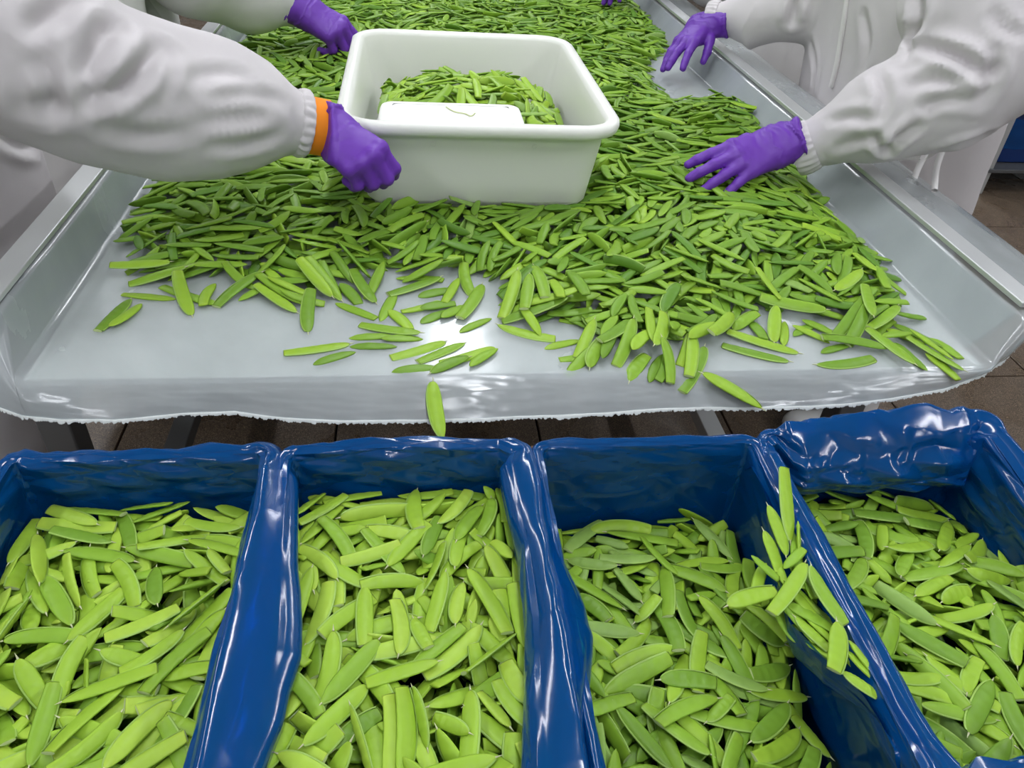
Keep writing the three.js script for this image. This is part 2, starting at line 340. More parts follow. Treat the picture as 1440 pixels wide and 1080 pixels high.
// ------------------------------------------------------------------ cartons on a low bench, each with a blue film liner
const DY = -.020, RIM = .845 + DY, CB = .60 + DY, CZ0 = -.750, CZ1 = -.285;
const CRATES = [{ x0: -.50, x1: -.19, where: 'leftmost' }, { x0: -.17, x1: .135, where: 'second from the left' }, { x0: .155, x1: .458, where: 'third from the left' }, { x0: .474, x1: .79, where: 'rightmost' }];
{
  const t = thing('packing_bench', 'low steel bench carrying the row of blue-lined cartons', 'bench', [.145, 0, -.52]);
  under('bench_top', rbox(-.56, .85, .55, .594 + DY, -.79, -.26, .004), M.steelDark, t);
  for (const x of [-.5, .79]) for (const z of [-.74, -.31]) under('leg', rbox(x - .02, x + .02, 0, .55, z - .02, z + .02, .003), M.steelDark, t);
}
function tri(x) { return Math.abs(x - Math.floor(x) - .5) * 2; }
function crumple(a, b, s) { // facets of creased film, 0..1
  const wx = .35 * noise(a * 6, b * 6, s), wy = .35 * noise(a * 6 + 9, b * 6, s + 4);
  const p = a * 13 + wx + s * .37, q = b * 13 + wy;
  return Math.min(tri(p * .9 + q * .35 + .1 * s), tri(p * .3 - q * .8 + .27 * s), tri(p * .62 + q * 1.1 + .6));
}
CRATES.forEach((c, n) => {
  const cx = (c.x0 + c.x1) / 2, cz = (CZ0 + CZ1) / 2, w = .0055;
  const t = thing('carton', `brown cardboard carton under a blue liner, ${c.where} of the row`, 'carton', [cx, CB - .006, cz]);
  under('bottom_panel', box(c.x0 - w, c.x1 + w, CB - .006, CB, CZ0 - w, CZ1 + w), M.card, t);
  for (const [a, b, d, e] of [[c.x0 - w, c.x1 + w, CZ0 - w, CZ0], [c.x0 - w, c.x1 + w, CZ1, CZ1 + w]]) under('wall_panel', box(a, b, CB, RIM, d, e), M.card, t);
  for (const x of [c.x0 - w, c.x1]) { // side walls of corrugated board: two faces and the flutes between
    const gs = [box(x, x + .0012, CB, RIM, CZ0, CZ1), box(x + w - .0012, x + w, CB, RIM, CZ0, CZ1)];
    const N = 70, fl = gridGeo(N * 4, 1, (u, v) => V(x + w / 2 + Math.sin(u * N * Math.PI * 2) * (w / 2 - .0012), lerp(CB, RIM - .0015, v), lerp(CZ0, CZ1, u)));
    under('wall_panel', mergeGeometries([...gs.map(g => { g.deleteAttribute('uv'); return g; }), (fl.deleteAttribute('uv'), fl)]), STD({ color: 0x9a7a58, roughness: .9, side: THREE.DoubleSide }), t);
  }
});
const LIP_Z = [-.73, -.70, -.62, -.53, -.466, -.42, -.376, -.334, -.30], LIP_X = [.452, .448, .435, .396, .386, .402, .430, .450, .458];
const lipX = z => interp(LIP_Z, LIP_X, z);
function catmull(pts, v) { // pts of [o, y]
  const n = pts.length - 1, f = clamp(v, 0, 1) * n, i = Math.min(n - 1, f | 0), t = f - i, P = k => pts[clamp(k, 0, n)];
  const h = (a, b, c, d) => .5 * (2 * b + (c - a) * t + (2 * a - 5 * b + 4 * c - d) * t * t + (3 * b - a - 3 * c + d) * t * t * t);
  return [h(P(i - 1)[0], P(i)[0], P(i + 1)[0], P(i + 2)[0]), h(P(i - 1)[1], P(i)[1], P(i + 1)[1], P(i + 2)[1])];
}
function linerProfile(n, side, t, x, z) { // [outward offset, height] from inside the carton up over its rim; last number: how crumpled
  let bi = .004, w = .007, rh = 0, hump = 0, amp = .005, drop = .07;
  if (n === 0 && side === 1) { bi = interp([-.7, -.5, -.34], [.004, .004, .014], z); w = interp([-.76, -.71, -.64, -.54, -.46, -.39, -.33], [.02, .030, .036, .050, .058, .050, .036], z); hump = interp([-.74, -.62, -.45, -.3], [.010, .012, .016, .008], z); amp = .004; drop = .045; }
  if (n === 1 && side === 1) { bi = interp([-.74, -.675, -.583, -.477, -.39, -.313], [.030, .027, .018, .022, .034, .044], z); w = interp([-.74, -.58, -.50, -.465, -.40, -.36, -.31], [.014, .016, .032, .034, .018, .008, .004], z); hump = interp([-.72, -.6, -.47, -.36, -.3], [.006, .010, .022, .014, .004], z); amp = .004; drop = .03; }
  if (n === 1 && side === 3) { bi = interp([-.7, -.55, -.45, -.33], [.004, .012, .016, .006], z); w = .002; drop = .03; }
  if (n === 2 && side === 3) { w = .001; drop = .03; amp = .003; }
  if (n === 2 && side === 1) { w = .001; drop = .03; amp = .004; }
  if (side === 0) { amp = n === 2 ? .003 : .006; rh = n === 0 ? Math.max(-.002, .016 * (t - .75)) : n === 1 ? .008 * Math.sin(t * Math.PI) : n === 2 ? 0 : .028 * Math.sin(Math.min(1, t * 1.25) * Math.PI * .62); }
  if (n === 3 && side === 0) {
    const f = smooth(0, .12, t);
    return [[[-.004, .61], [-.004, .70], [-.005, .755], [-.010 - .02 * f, .78], [-.012 - .034 * f, .80], [-.012 - .034 * f, .825], [-.010 - .016 * f, .85 + rh * .8], [-.004, .862 + rh], [.006, .864 + rh], [.010, .855 + rh], [.016, .82], [.018, .78]], .013];
  }
  if (n === 3 && side === 1) { rh = .03 * smooth(.5, 0, t); bi = .012 * smooth(.6, 0, t) + .004; amp = .010; }
  if (n === 3 && side === 2) { amp = .006; rh = .006; bi = .012; }
  if (n === 3 && side === 3) {
    const o = Math.max(.016, c4x0 - lipX(z)), dp = clamp((o - .016) / .09, 0, 1);
    return [[[-.004, .61], [-.004, .70], [-.004, .78], [-.005, .835], [-.004, .853], [.004, .861], [.012, .858], [.018 + .004 * dp, .85], [.022 + .012 * dp, .846 - .045 * dp], [lerp(.024, o * .6, dp), .842 - .088 * dp], [lerp(.026, o - .006, dp), .838 - .035 * dp], [lerp(.028, o + .002, dp), .836 + .008 * dp]], .003];
  }
  return [[[-.004, .61], [-.004, .70], [-.004 - bi * .35, .77], [-.005 - bi * .8, .815], [-.003 - bi, .840 + rh], [-.001 - bi * .7, .851 + rh + hump * .5], [.002, .854 + rh + hump], [.005 + w * .5, lerp(.852, .846, smooth(.01, .03, w)) + rh + hump * .72], [.007 + w, .842 + rh * .5], [.008 + w, .825], [.008 + w * .85, .843 - drop]], amp];
}
const c4x0 = CRATES[3].x0;
function splitGrid(g, nu, nv, isFold) { // two geometries of one grid: the film against the walls, and the doubled film folded over the rim
  const a = [], b = [], I = g.index.array;
  for (let j = 0; j < nv; j++) for (let i = 0; i < nu; i++) { const o = (j * nu + i) * 6, t = isFold(i / nu, (j + .5) / nv) ? b : a; for (let k = 0; k < 6; k++) t.push(I[o + k]); }
  return [a, b].map(ix => { const m = new Map(), P = g.attributes.position, N = g.attributes.normal, pos = [], nor = [], id = ix.map(q => { if (!m.has(q)) { m.set(q, pos.length / 3); pos.push(P.getX(q), P.getY(q), P.getZ(q)); nor.push(N.getX(q), N.getY(q), N.getZ(q)); } return m.get(q); }); const r = new THREE.BufferGeometry(); r.setAttribute('position', new THREE.Float32BufferAttribute(pos, 3)); r.setAttribute('normal', new THREE.Float32BufferAttribute(nor, 3)); r.setIndex(id); return r; });
}
CRATES.forEach((c, n) => {
  const cx = (c.x0 + c.x1) / 2, cz = (CZ0 + CZ1) / 2, hx = (c.x1 - c.x0) / 2, hz = (CZ1 - CZ0) / 2;
  const g = gridGeo(420, 96, (u, v) => {
    const q = roundRect(u, hx, hz, .016), z = cz + q[1];
    const sideLen = [hx * 2, hz * 2, hx * 2, hz * 2][q[4]];
    let [prof, amp] = linerProfile(n, q[4], q[5], cx + q[0], z);
    // blend into the next side round each corner
    const e = .05; let k = 0, other = null;
    if (q[5] > 1 - e) { other = linerProfile(n, (q[4] + 1) % 4, 0, cx + q[0], z); k = (q[5] - 1 + e) / e * .5; } else if (q[5] < e) { other = linerProfile(n, (q[4] + 3) % 4, 1, cx + q[0], z); k = (e - q[5]) / e * .5; }
    let [o, y] = catmull(prof, v);
    if (other) { const [o2, y2] = catmull(other[0], v); o = lerp(o, o2, k); y = lerp(y, y2, k); amp = lerp(amp, other[1], k); }
    const s = (u * 1.6 + n * 3.1), near = smooth(.70, .84, y);
    const along = q[4] === 1 || q[4] === 3 ? .55 : 1; // long creases on the dividers
    const m = amp * 1.15 * (.22 + .78 * near) * crumple(s * along, y * 1.3 + v * .25, n + 1) + .0005 * Math.abs(noise(s * 60 * along, y * 60, n)) + amp * .4 * Math.abs(noise(s * 12 * along, y * 9, n + 7));
    if (v < .5) o -= m; else { o += m * .9; }
    if (v > .35 && v < .75) y += m * .5;
    return V(cx + q[0] + q[2] * o, y + DY, z + q[3] * o);
  }, true);
  const [gWall, gFold] = splitGrid(g, 420, 96, (u, v) => { const sd = roundRect(u, hx, hz, .016)[4]; return v > (n === 3 && sd < 2 ? .21 : n === 1 && sd === 1 ? .27 : n === 0 && sd === 1 ? .33 : .40); });
  const m = mesh('crate_liner', gWall, M.film, null); mesh('rim_fold', gFold, M.film, m, 'doubled film folded over the rim');
  tag(m, ['glossy blue film liner of the leftmost carton, folded over its right wall', 'glossy blue film liner of the second carton from left, bulging out on its right', 'dark blue film liner of the third carton from the left, smooth on its back wall', 'crumpled blue film liner of the rightmost carton, raised at the back and holding spilled pods'][n], 'plastic liner', 'blue film liners of the cartons');
  const bt = gridGeo(24, 4, (u, v) => { const q = roundRect(u, hx - .004, hz - .004, .014); return V(cx + q[0] * v, .61 - .006 * v + .006 + DY, cz + q[1] * v); }, true);
  mesh('bottom', bt, M.film, m);
});

// ------------------------------------------------------------------ people
// One hand in a glove: wrist W, forward F (to the knuckles), dorsal side U, thumb side T; curls per finger (three joints), spread per finger
function gloveGeo({ W0, F, U, T, s = 1, curl, spread = [.10, .03, -.04, -.12], thumb, cuff = .07, cuffR = .036, cuffDir, bend = 0 }) {
  F = F.clone().normalize(); T = T.clone().addScaledVector(F, -T.dot(F)).normalize(); U = U.clone().addScaledVector(F, -U.dot(F)).addScaledVector(T, -U.dot(T)).normalize();
  const P = (x, y, z) => W0.clone().addScaledVector(F, x * s).addScaledVector(U, y * s).addScaledVector(T, z * s);
  const pr = [], add = (a, b, ra, rb, k) => { const c = cone(a, b, ra * s, rb * s); c.k = (k ?? .012) * s; pr.push(c); };
  const kn = [[.090, .004, .031], [.095, .008, .010], [.090, .006, -.011], [.080, .001, -.030]];
  for (const z of [.016, .004, -.008, -.018]) add(P(.0, .0, z), P(.02, .001, z * 1.1), .021, .019, .02);
  for (const [x, y, z] of kn) add(P(.006, 0, z * .55), P(x, y - .003, z), .019, .0135, .016);
  add(P(.02, -.012, .022), P(.06, -.012, .024), .015, .013, .016); // ball of the thumb
  add(P(.02, -.012, -.02), P(.065, -.012, -.022), .013, .011, .016); // heel
  const len = [[.044, .026, .020], [.048, .030, .021], [.044, .028, .021], [.034, .021, .019]], rad = [[.0118, .0105, .0098, .0085], [.0120, .0107, .0099, .0086], [.0115, .0103, .0096, .0083], [.0105, .0094, .0088, .0077]];
  const spots = [];
  kn.forEach(([x, y, z], f) => {
    let p = P(x, y - .002, z), an = 0;
    for (let j = 0; j < 3; j++) {
      an += curl[f][j];
      const d = V(0, 0, 0).addScaledVector(F, Math.cos(an) * Math.cos(spread[f])).addScaledVector(T, Math.sin(spread[f]) * Math.max(.2, Math.cos(an))).addScaledVector(U, -Math.sin(an)).normalize();
      const q = p.clone().addScaledVector(d, len[f][j] * s);
      add(p, q, rad[f][j], rad[f][j + 1], j ? .004 : .008); p = q;
    }
    spots.push(p);
  });
  let p = P(.018, -.008, .024);
  for (const [x, y, z, r0, r1] of thumb) { const q = P(x, y, z); add(p, q, r0, r1, .007); p = q; }
  // the cuff of the glove, loose over the wrist
  const cd = cuffDir || F.clone().negate();
  for (const z of [.012, -.012]) add(P(.004, 0, z), P(0, 0, z * 1.15).addScaledVector(cd, cuff * s), .024, cuffR - .010, .02);
  const f0 = fieldOf(pr, .01), ce = P(0, 0, 0).addScaledVector(cd, cuff * s);
  // the cuff ends in a straight cut with a rolled bead
  const geo = nets((x, y, z) => { const e = (x - ce.x) * cd.x + (y - ce.y) * cd.y + (z - ce.z) * cd.z; return Math.max(f0(x, y, z) - .0022 * smooth(.006, .002, Math.abs(e + .004)), e); }, boundsOf(pr, .012), .0032);
  const wr = W0, ax = F;
  displace(geo, (x, y, z) => { // nitrile wrinkles, round the wrist and across the back
    const t = ((x - wr.x) * ax.x + (y - wr.y) * ax.y + (z - wr.z) * ax.z) / s;
    const k = smooth(.06, -.02, t) * .0030 + .0007;
    return k * Math.pow(ridge(t * 60 + noise(x * 40, y * 40, z * 40) * .9, 3 + x * 6, z * 6), 2) - k * .4 + .0007 * noise(x * 55, y * 55, z * 55) - smooth(.004, 0, Math.abs(t - .083)) * .0006;
  });
  return { geo, P, tips: spots, F, U, T };
}
function coatGeo(prims, k, cell, folds) {
  const geo = nets(fieldOf(prims, k), boundsOf(prims, .03), cell);
  return displace(geo, folds);
}
// folds running round an arm from a to b: ridges across it, slanted and broken
function armFolds(a, b, r) {
  const d = b.clone().sub(a), L = d.length(); d.normalize();
  return (x, y, z) => {
    const px = x - a.x, py = y - a.y, pz = z - a.z, t = px * d.x + py * d.y + pz * d.z;
    const qx = px - d.x * t, qy = py - d.y * t, qz = pz - d.z * t, near = smooth(r * 2.2, r * 1.2, Math.hypot(qx, qy, qz)) * smooth(-.06, .02, t) * smooth(L + .06, L - .02, t);
    if (near <= 0) return 0;
    const w = noise(x * 5, y * 5, z * 5), sl = (qx * .6 + qy + qz * .7) * 6;
    return near * (.016 * Math.pow(ridge(t * 5.2 + sl * .32 + w * .55, qx * 2.5 + 4, qz * 2.5), 2.2) + .006 * Math.pow(ridge(t * 11 + sl * .5 + w, qy * 5 + 2, qz * 5), 2) - .007);
  };
}
const cloth = (x, y, z) => .008 * noise(x * 7, y * 5, z * 7) + .006 * Math.pow(ridge(x * 4 + noise(x * 3, y * 3, z * 3), y * 1.4, z * 4), 3) + .0012 * noise(x * 40, y * 40, z * 40);
function creases(F, lines) { // folds of cloth along lines traced on the photograph, laid on the body's surface: [depth, width, u, v, u, v ...]
  const on = (u, v) => { const d = ray(u, v).normalize(); let t = .5; for (let i = 0; i < 120 && t < 3.2; i++) { const q = EYE.clone().addScaledVector(d, t), f = F(q.x, q.y, q.z); if (f < .001) return q; t += Math.max(f * .9, .0015); } return null; };
  const segs = [];
  for (const [A, w, ...uv] of lines) { const pts = []; for (let i = 0; i < uv.length; i += 2) { const q = on(uv[i], uv[i + 1]); if (q) pts.push(q); } if (pts.length < 2) continue; const c = new THREE.CatmullRomCurve3(pts).getPoints(14); segs.push({ A, w, c, box: new THREE.Box3().setFromPoints(c).expandByScalar(w * 4) }); }
  const l = new THREE.Line3(), q = V(0, 0, 0), p = V(0, 0, 0);
  return (x, y, z) => {
    let s = 0; p.set(x, y, z);
    for (const g of segs) {
      if (!g.box.containsPoint(p)) continue;
      let m = 1e9, at = 0; for (let i = 0; i + 1 < g.c.length; i++) { l.set(g.c[i], g.c[i + 1]); l.closestPointToPoint(p, true, q); const d = q.distanceTo(p); if (d < m) { m = d; at = (i + l.closestPointToPointParameter(p, true)) / (g.c.length - 1); } }
      const e = Math.sqrt(Math.max(0, Math.sin(Math.PI * clamp(at * .9 + .05, 0, 1)))), d = m / g.w;
      s += g.A * e * (-1.2 * Math.exp(-d * d * 1.6) + .75 * Math.exp(-((d - 1.7) ** 2) * 1.3));
    }
    return s;
  };
}
function legs(person, x, z, dx, dz, hip, mat) { // two trouser legs and boots
  for (const s of [-1, 1]) {
    const a = V(x + dx * s, hip, z + dz * s), b = V(x + dx * s * 1.1, .09, z + dz * s * 1.15), k = a.clone().lerp(b, .52).add(V(0, 0, .01));
    const pr = [cone(a, k, .105, .082), cone(k, b, .082, .075)];
    under('trouser_leg', displace(nets(fieldOf(pr, .03), boundsOf(pr, .02), .014), (X, Y, Z) => .006 * noise(X * 12, Y * 9, Z * 12) + .006 * Math.pow(ridge(Y * 5 + noise(X * 6, Y * 6, Z * 6), X * 3, Z * 3), 3)), mat, person);
    const toe = person.userData.toe, c = b.clone().setY(.055);
    const bp = [cone(c, c.clone().add(V(toe * .15, -.012, 0)), .052, .040), cone(c, c.clone().setY(.16), .05, .052)];
    const bg = nets(fieldOf(bp, .03), boundsOf(bp, .02), .01); { const p = bg.attributes.position; for (let i = 0; i < p.count; i++) if (p.getY(i) < .002) p.setY(i, .002); bg.computeVertexNormals(); }
    under('boot', bg, M.boots, person);
  }
  delete person.userData.toe;
}
// a head in a white hood and a face mask, bent towards the work: out of the picture, above the bodies
function headOn(person, at, fx, fy, fz) {
  const F = V(fx, fy, fz).normalize(), R = V(0, 1, 0).cross(F).normalize(), U = F.clone().cross(R), P = (f, u, r) => at.clone().addScaledVector(F, f).addScaledVector(U, u).addScaledVector(R, r);
  const sk = [cone(P(-.02, .05, 0), P(.015, .05, 0), .092, .086), cone(P(.02, -.04, 0), P(.045, -.085, 0), .062, .034), cone(P(.085, .015, 0), P(.108, -.022, 0), .008, .013), cone(P(.02, -.06, 0), P(-.05, -.19, 0), .055, .058), cone(P(.075, .032, -.034), P(.075, .032, .034), .016)];
  for (const s of [-1, 1]) sk.push(cone(P(-.005, .03, s * .083), P(-.012, -.005, s * .084), .012));
  const f = fieldOf(sk, .022), b = boundsOf(sk, .03), inF = (x, y, z) => { const p = V(x, y, z).sub(at); return [p.dot(F), p.dot(U), p.dot(R)]; };
  const skin = STD({ color: 0xc08a68, roughness: .6 });
  const h = under('head', nets(f, b, .005), skin, person);
  under('hood', nets((x, y, z) => { const [a, u, r] = inF(x, y, z); return Math.max(f(x, y, z) - .016, -(Math.hypot((a - .11) / .09, (u + .0) / .085, r / .068) - 1) * .06); }, b, .006), M.coat, person);
  under('face_mask', nets((x, y, z) => { const [a, u, r] = inF(x, y, z); return Math.max(f(x, y, z) - .006 - .006 * smooth(.05, 0, Math.abs(r)), u + .004, .025 - a, -.11 - u); }, b, .005), STD({ color: 0xbcd3e0, roughness: .9 }), person);
  for (const s of [-1, 1]) { const e = under('eye', new THREE.SphereGeometry(.0115, 16, 12).translate(...P(.079, .036, s * .032).toArray()), STD({ color: 0xf2f0ec, roughness: .3 }), person); under('iris', new THREE.SphereGeometry(.006, 12, 8).translate(...P(.086, .035, s * .032).toArray()), STD({ color: 0x2a1a10, roughness: .25 }), e); }
}
const relaxed = [[.35, .35, .25], [.32, .38, .28], [.36, .4, .3], [.4, .42, .3]];
const gripping = [[.55, 1.0, .7], [.7, 1.15, .8], [.8, 1.2, .8], [.9, 1.2, .8]];
const addBits = (pr, ...more) => { pr.push(...more); return pr; };
const cuffRing = (c, dir, r, w, amp = .002) => { // gathered edge of a sleeve: a short band round the wrist
  const d = dir.clone().normalize(), e = V(0, 1, 0).addScaledVector(d, -d.y).normalize(), f = V(0, 0, 0).crossVectors(d, e);
  return gridGeo(96, 8, (u, v) => { const a = u * Math.PI * 2, t = v * 2 - 1, rr = r + .004 * Math.sqrt(Math.max(0, 1 - t * t)) + amp * noise(Math.cos(a) * 6, Math.sin(a) * 6, v * 1.5) + amp * .8 * Math.sin(a * 22 + 2 * noise(u * 9, v, 1)) * (1 - .5 * Math.abs(t)); return c.clone().addScaledVector(e, Math.cos(a) * rr).addScaledVector(f, Math.sin(a) * rr).addScaledVector(d, t * w / 2); }, true);
};

{ // A: at the left side of the table, reaching across to the tub
  const cuff = atZ(408, 171, -1.29), mid = atZ(318, 154, -1.26), mid2 = atZ(235, 146, -1.22), elbow = atZ(140, 118, -1.17), up = atZ(40, 70, -1.16), sh = V(-.72, 1.36, -1.18);
  const p = thing('person', 'worker at the left in white coat and purple glove, orange undersleeve showing at the wrist', 'person', [-.86, 0, -1.32]);
  p.userData.toe = 1;
  const pr = [
    cone(V(-.90, .52, -1.17), V(-.87, 1.20, -1.22), .20, .17), cone(V(-.90, .52, -1.47), V(-.87, 1.20, -1.46), .20, .17), cone(V(-.86, 1.2, -1.22), V(-.82, 1.36, -1.26), .17, .13), cone(V(-.86, 1.2, -1.46), V(-.84, 1.36, -1.52), .17, .13),
    cone(V(-.86, 1.36, -1.38), V(-.85, 1.47, -1.38), .10, .075),
    cone(sh, up, .105, .106), cone(up, elbow, .106, .099), cone(elbow, mid2, .099, .100), cone(mid2, mid, .100, .089), cone(mid, cuff, .087, .048)];
  const f1 = armFolds(elbow, cuff, .12), f2 = armFolds(sh, elbow, .13);
  const cr = creases(fieldOf(pr, .05), [[.016, .014, 165, 36, 150, 44, 138, 70, 130, 100, 128, 135], [.018, .013, 226, 64, 214, 82, 196, 104, 168, 124, 132, 138], [.008, .012, 244, 72, 238, 96, 228, 122], [.014, .014, 112, -4, 70, 22, 46, 38], [.007, .014, 100, 40, 112, 80, 104, 120], [.007, .016, 40, 150, 90, 148, 140, 158], [.007, .014, 150, 182, 200, 190, 262, 186], [.006, .012, 280, 172, 330, 164, 376, 160], [.006, .012, 300, 204, 350, 202, 392, 190], [.006, .012, 270, 110, 310, 104, 352, 112], [.006, .012, 300, 140, 345, 134, 395, 142], [.007, .012, 60, 90, 74, 130, 70, 170], [.012, .014, 0, 190, 26, 202, 46, 206]]);
  const g = coatGeo(pr, .05, .0075, (x, y, z) => cr(x, y, z) * .8 + f1(x, y, z) * .12 + f2(x, y, z) * .25 + cloth(x, y, z) * .4);
  under('coat', g, M.coat, p);
  const hd = atZ(525, 206, -1.24).sub(atZ(430, 176, -1.29)).normalize(), wr = atZ(453, 182, -1.28);
  const fd = cuff.clone().sub(mid).normalize();
  under('sleeve_cuff', cuffRing(cuff.clone().addScaledVector(fd, .018), fd, .050, .022), M.coat, p);
  under('undersleeve', new THREE.TubeGeometry(new THREE.LineCurve3(cuff.clone().addScaledVector(fd, .0), cuff.clone().addScaledVector(fd, .060)), 4, .046, 48), M.orange, p, 'orange undersleeve between the white cuff and the glove');
  const gl = gloveGeo({ W0: wr.clone().add(V(.008, 0, 0)), F: hd.clone().add(V(-.05, -.26, .34)), U: V(.15, .85, .55), T: V(0, .55, -.85), s: 1.0, curl: [[.9, 1.0, .7], [1.0, 1.1, .8], [1.1, 1.1, .8], [1.15, 1.1, .8]], spread: [.05, .01, -.03, -.08], thumb: [[.05, -.03, .034, .0135, .0125], [.078, -.046, .030, .012, .011], [.098, -.058, .018, .0105, .0085]], cuff: .005, cuffR: .042, cuffDir: fd.clone().negate() });
  under('glove', gl.geo, M.glove, p, 'purple nitrile glove closed on pea pods');
  headOn(p, V(-.79, 1.63, -1.38), 1, -.55, .12);
  legs(p, -.90, -1.32, 0, .14, .62, M.trousers);
}
{ // B: farther along the left side, behind A's arm
  const p = thing('person', 'worker farther back at the left, clear apron over white coat, purple fist among pods', 'person', [-.95, 0, -2.25]);
  p.userData.toe = 1;
  const cuff = atZ(402, 8, -2.36), mid = atZ(350, -6, -2.30), elbow = atZ(270, -40, -2.22), sh = V(-.80, 1.38, -2.16);
  const pr = [cone(V(-.86, .5, -2.06), V(-.82, 1.25, -2.08), .21, .18), cone(V(-.86, .5, -2.36), V(-.82, 1.25, -2.34), .21, .18), cone(V(-.82, 1.25, -2.08), V(-.78, 1.38, -2.10), .16, .12), cone(V(-.82, 1.25, -2.34), V(-.80, 1.38, -2.40), .16, .12), cone(V(-.80, 1.38, -2.24), V(-.79, 1.48, -2.24), .09, .07),
    cone(sh, elbow, .11, .095), cone(elbow, mid, .095, .08), cone(mid, cuff, .08, .048)];
  under('coat', coatGeo(pr, .05, .012, (x, y, z) => cloth(x, y, z) * 1.2), M.coatBack, p);
  const fd = cuff.clone().sub(mid).normalize();
  under('sleeve_cuff', cuffRing(cuff.clone().addScaledVector(fd, .02), fd, .046, .03), M.coatBack, p);
  const wr = atZ(424, 12, -2.37);
  const gl = gloveGeo({ W0: wr, F: atZ(470, 40, -2.35).sub(wr).normalize(), U: V(.2, .85, .55), T: V(0, .55, -.85), s: 1.2, curl: gripping, thumb: [[.05, -.03, .034, .0135, .0125], [.078, -.046, .030, .012, .011], [.098, -.058, .018, .0105, .0085]], cuff: .06, cuffR: .044, cuffDir: fd.clone().negate() });
  under('glove', gl.geo, M.glove, p);
  // clear apron hanging from the chest to the table's edge
  under('apron', gridGeo(40, 40, (u, v) => { const z = lerp(-1.93, -2.55, u), y = lerp(1.28, .945, v); return V(-.70 + .07 * v * v - .08 * Math.pow(Math.abs(u - .5) * 2, 2) + .012 * noise(z * 9, y * 5, 2) + .006 * noise(z * 22, y * 3, 5), y + .008 * noise(z * 8, 1, 1), z); }), M.apron, p, 'clear plastic apron');
  under('apron_tie', tube([atX(247, 0, -.70), atX(248, 20, -.69), atX(243, 42, -.68)], .006, 12, 6), M.piping, p);
  headOn(p, V(-.74, 1.63, -2.24), 1, -.55, 0);
  legs(p, -.88, -2.21, 0, .14, .6, M.trousers);
}
let coatC;
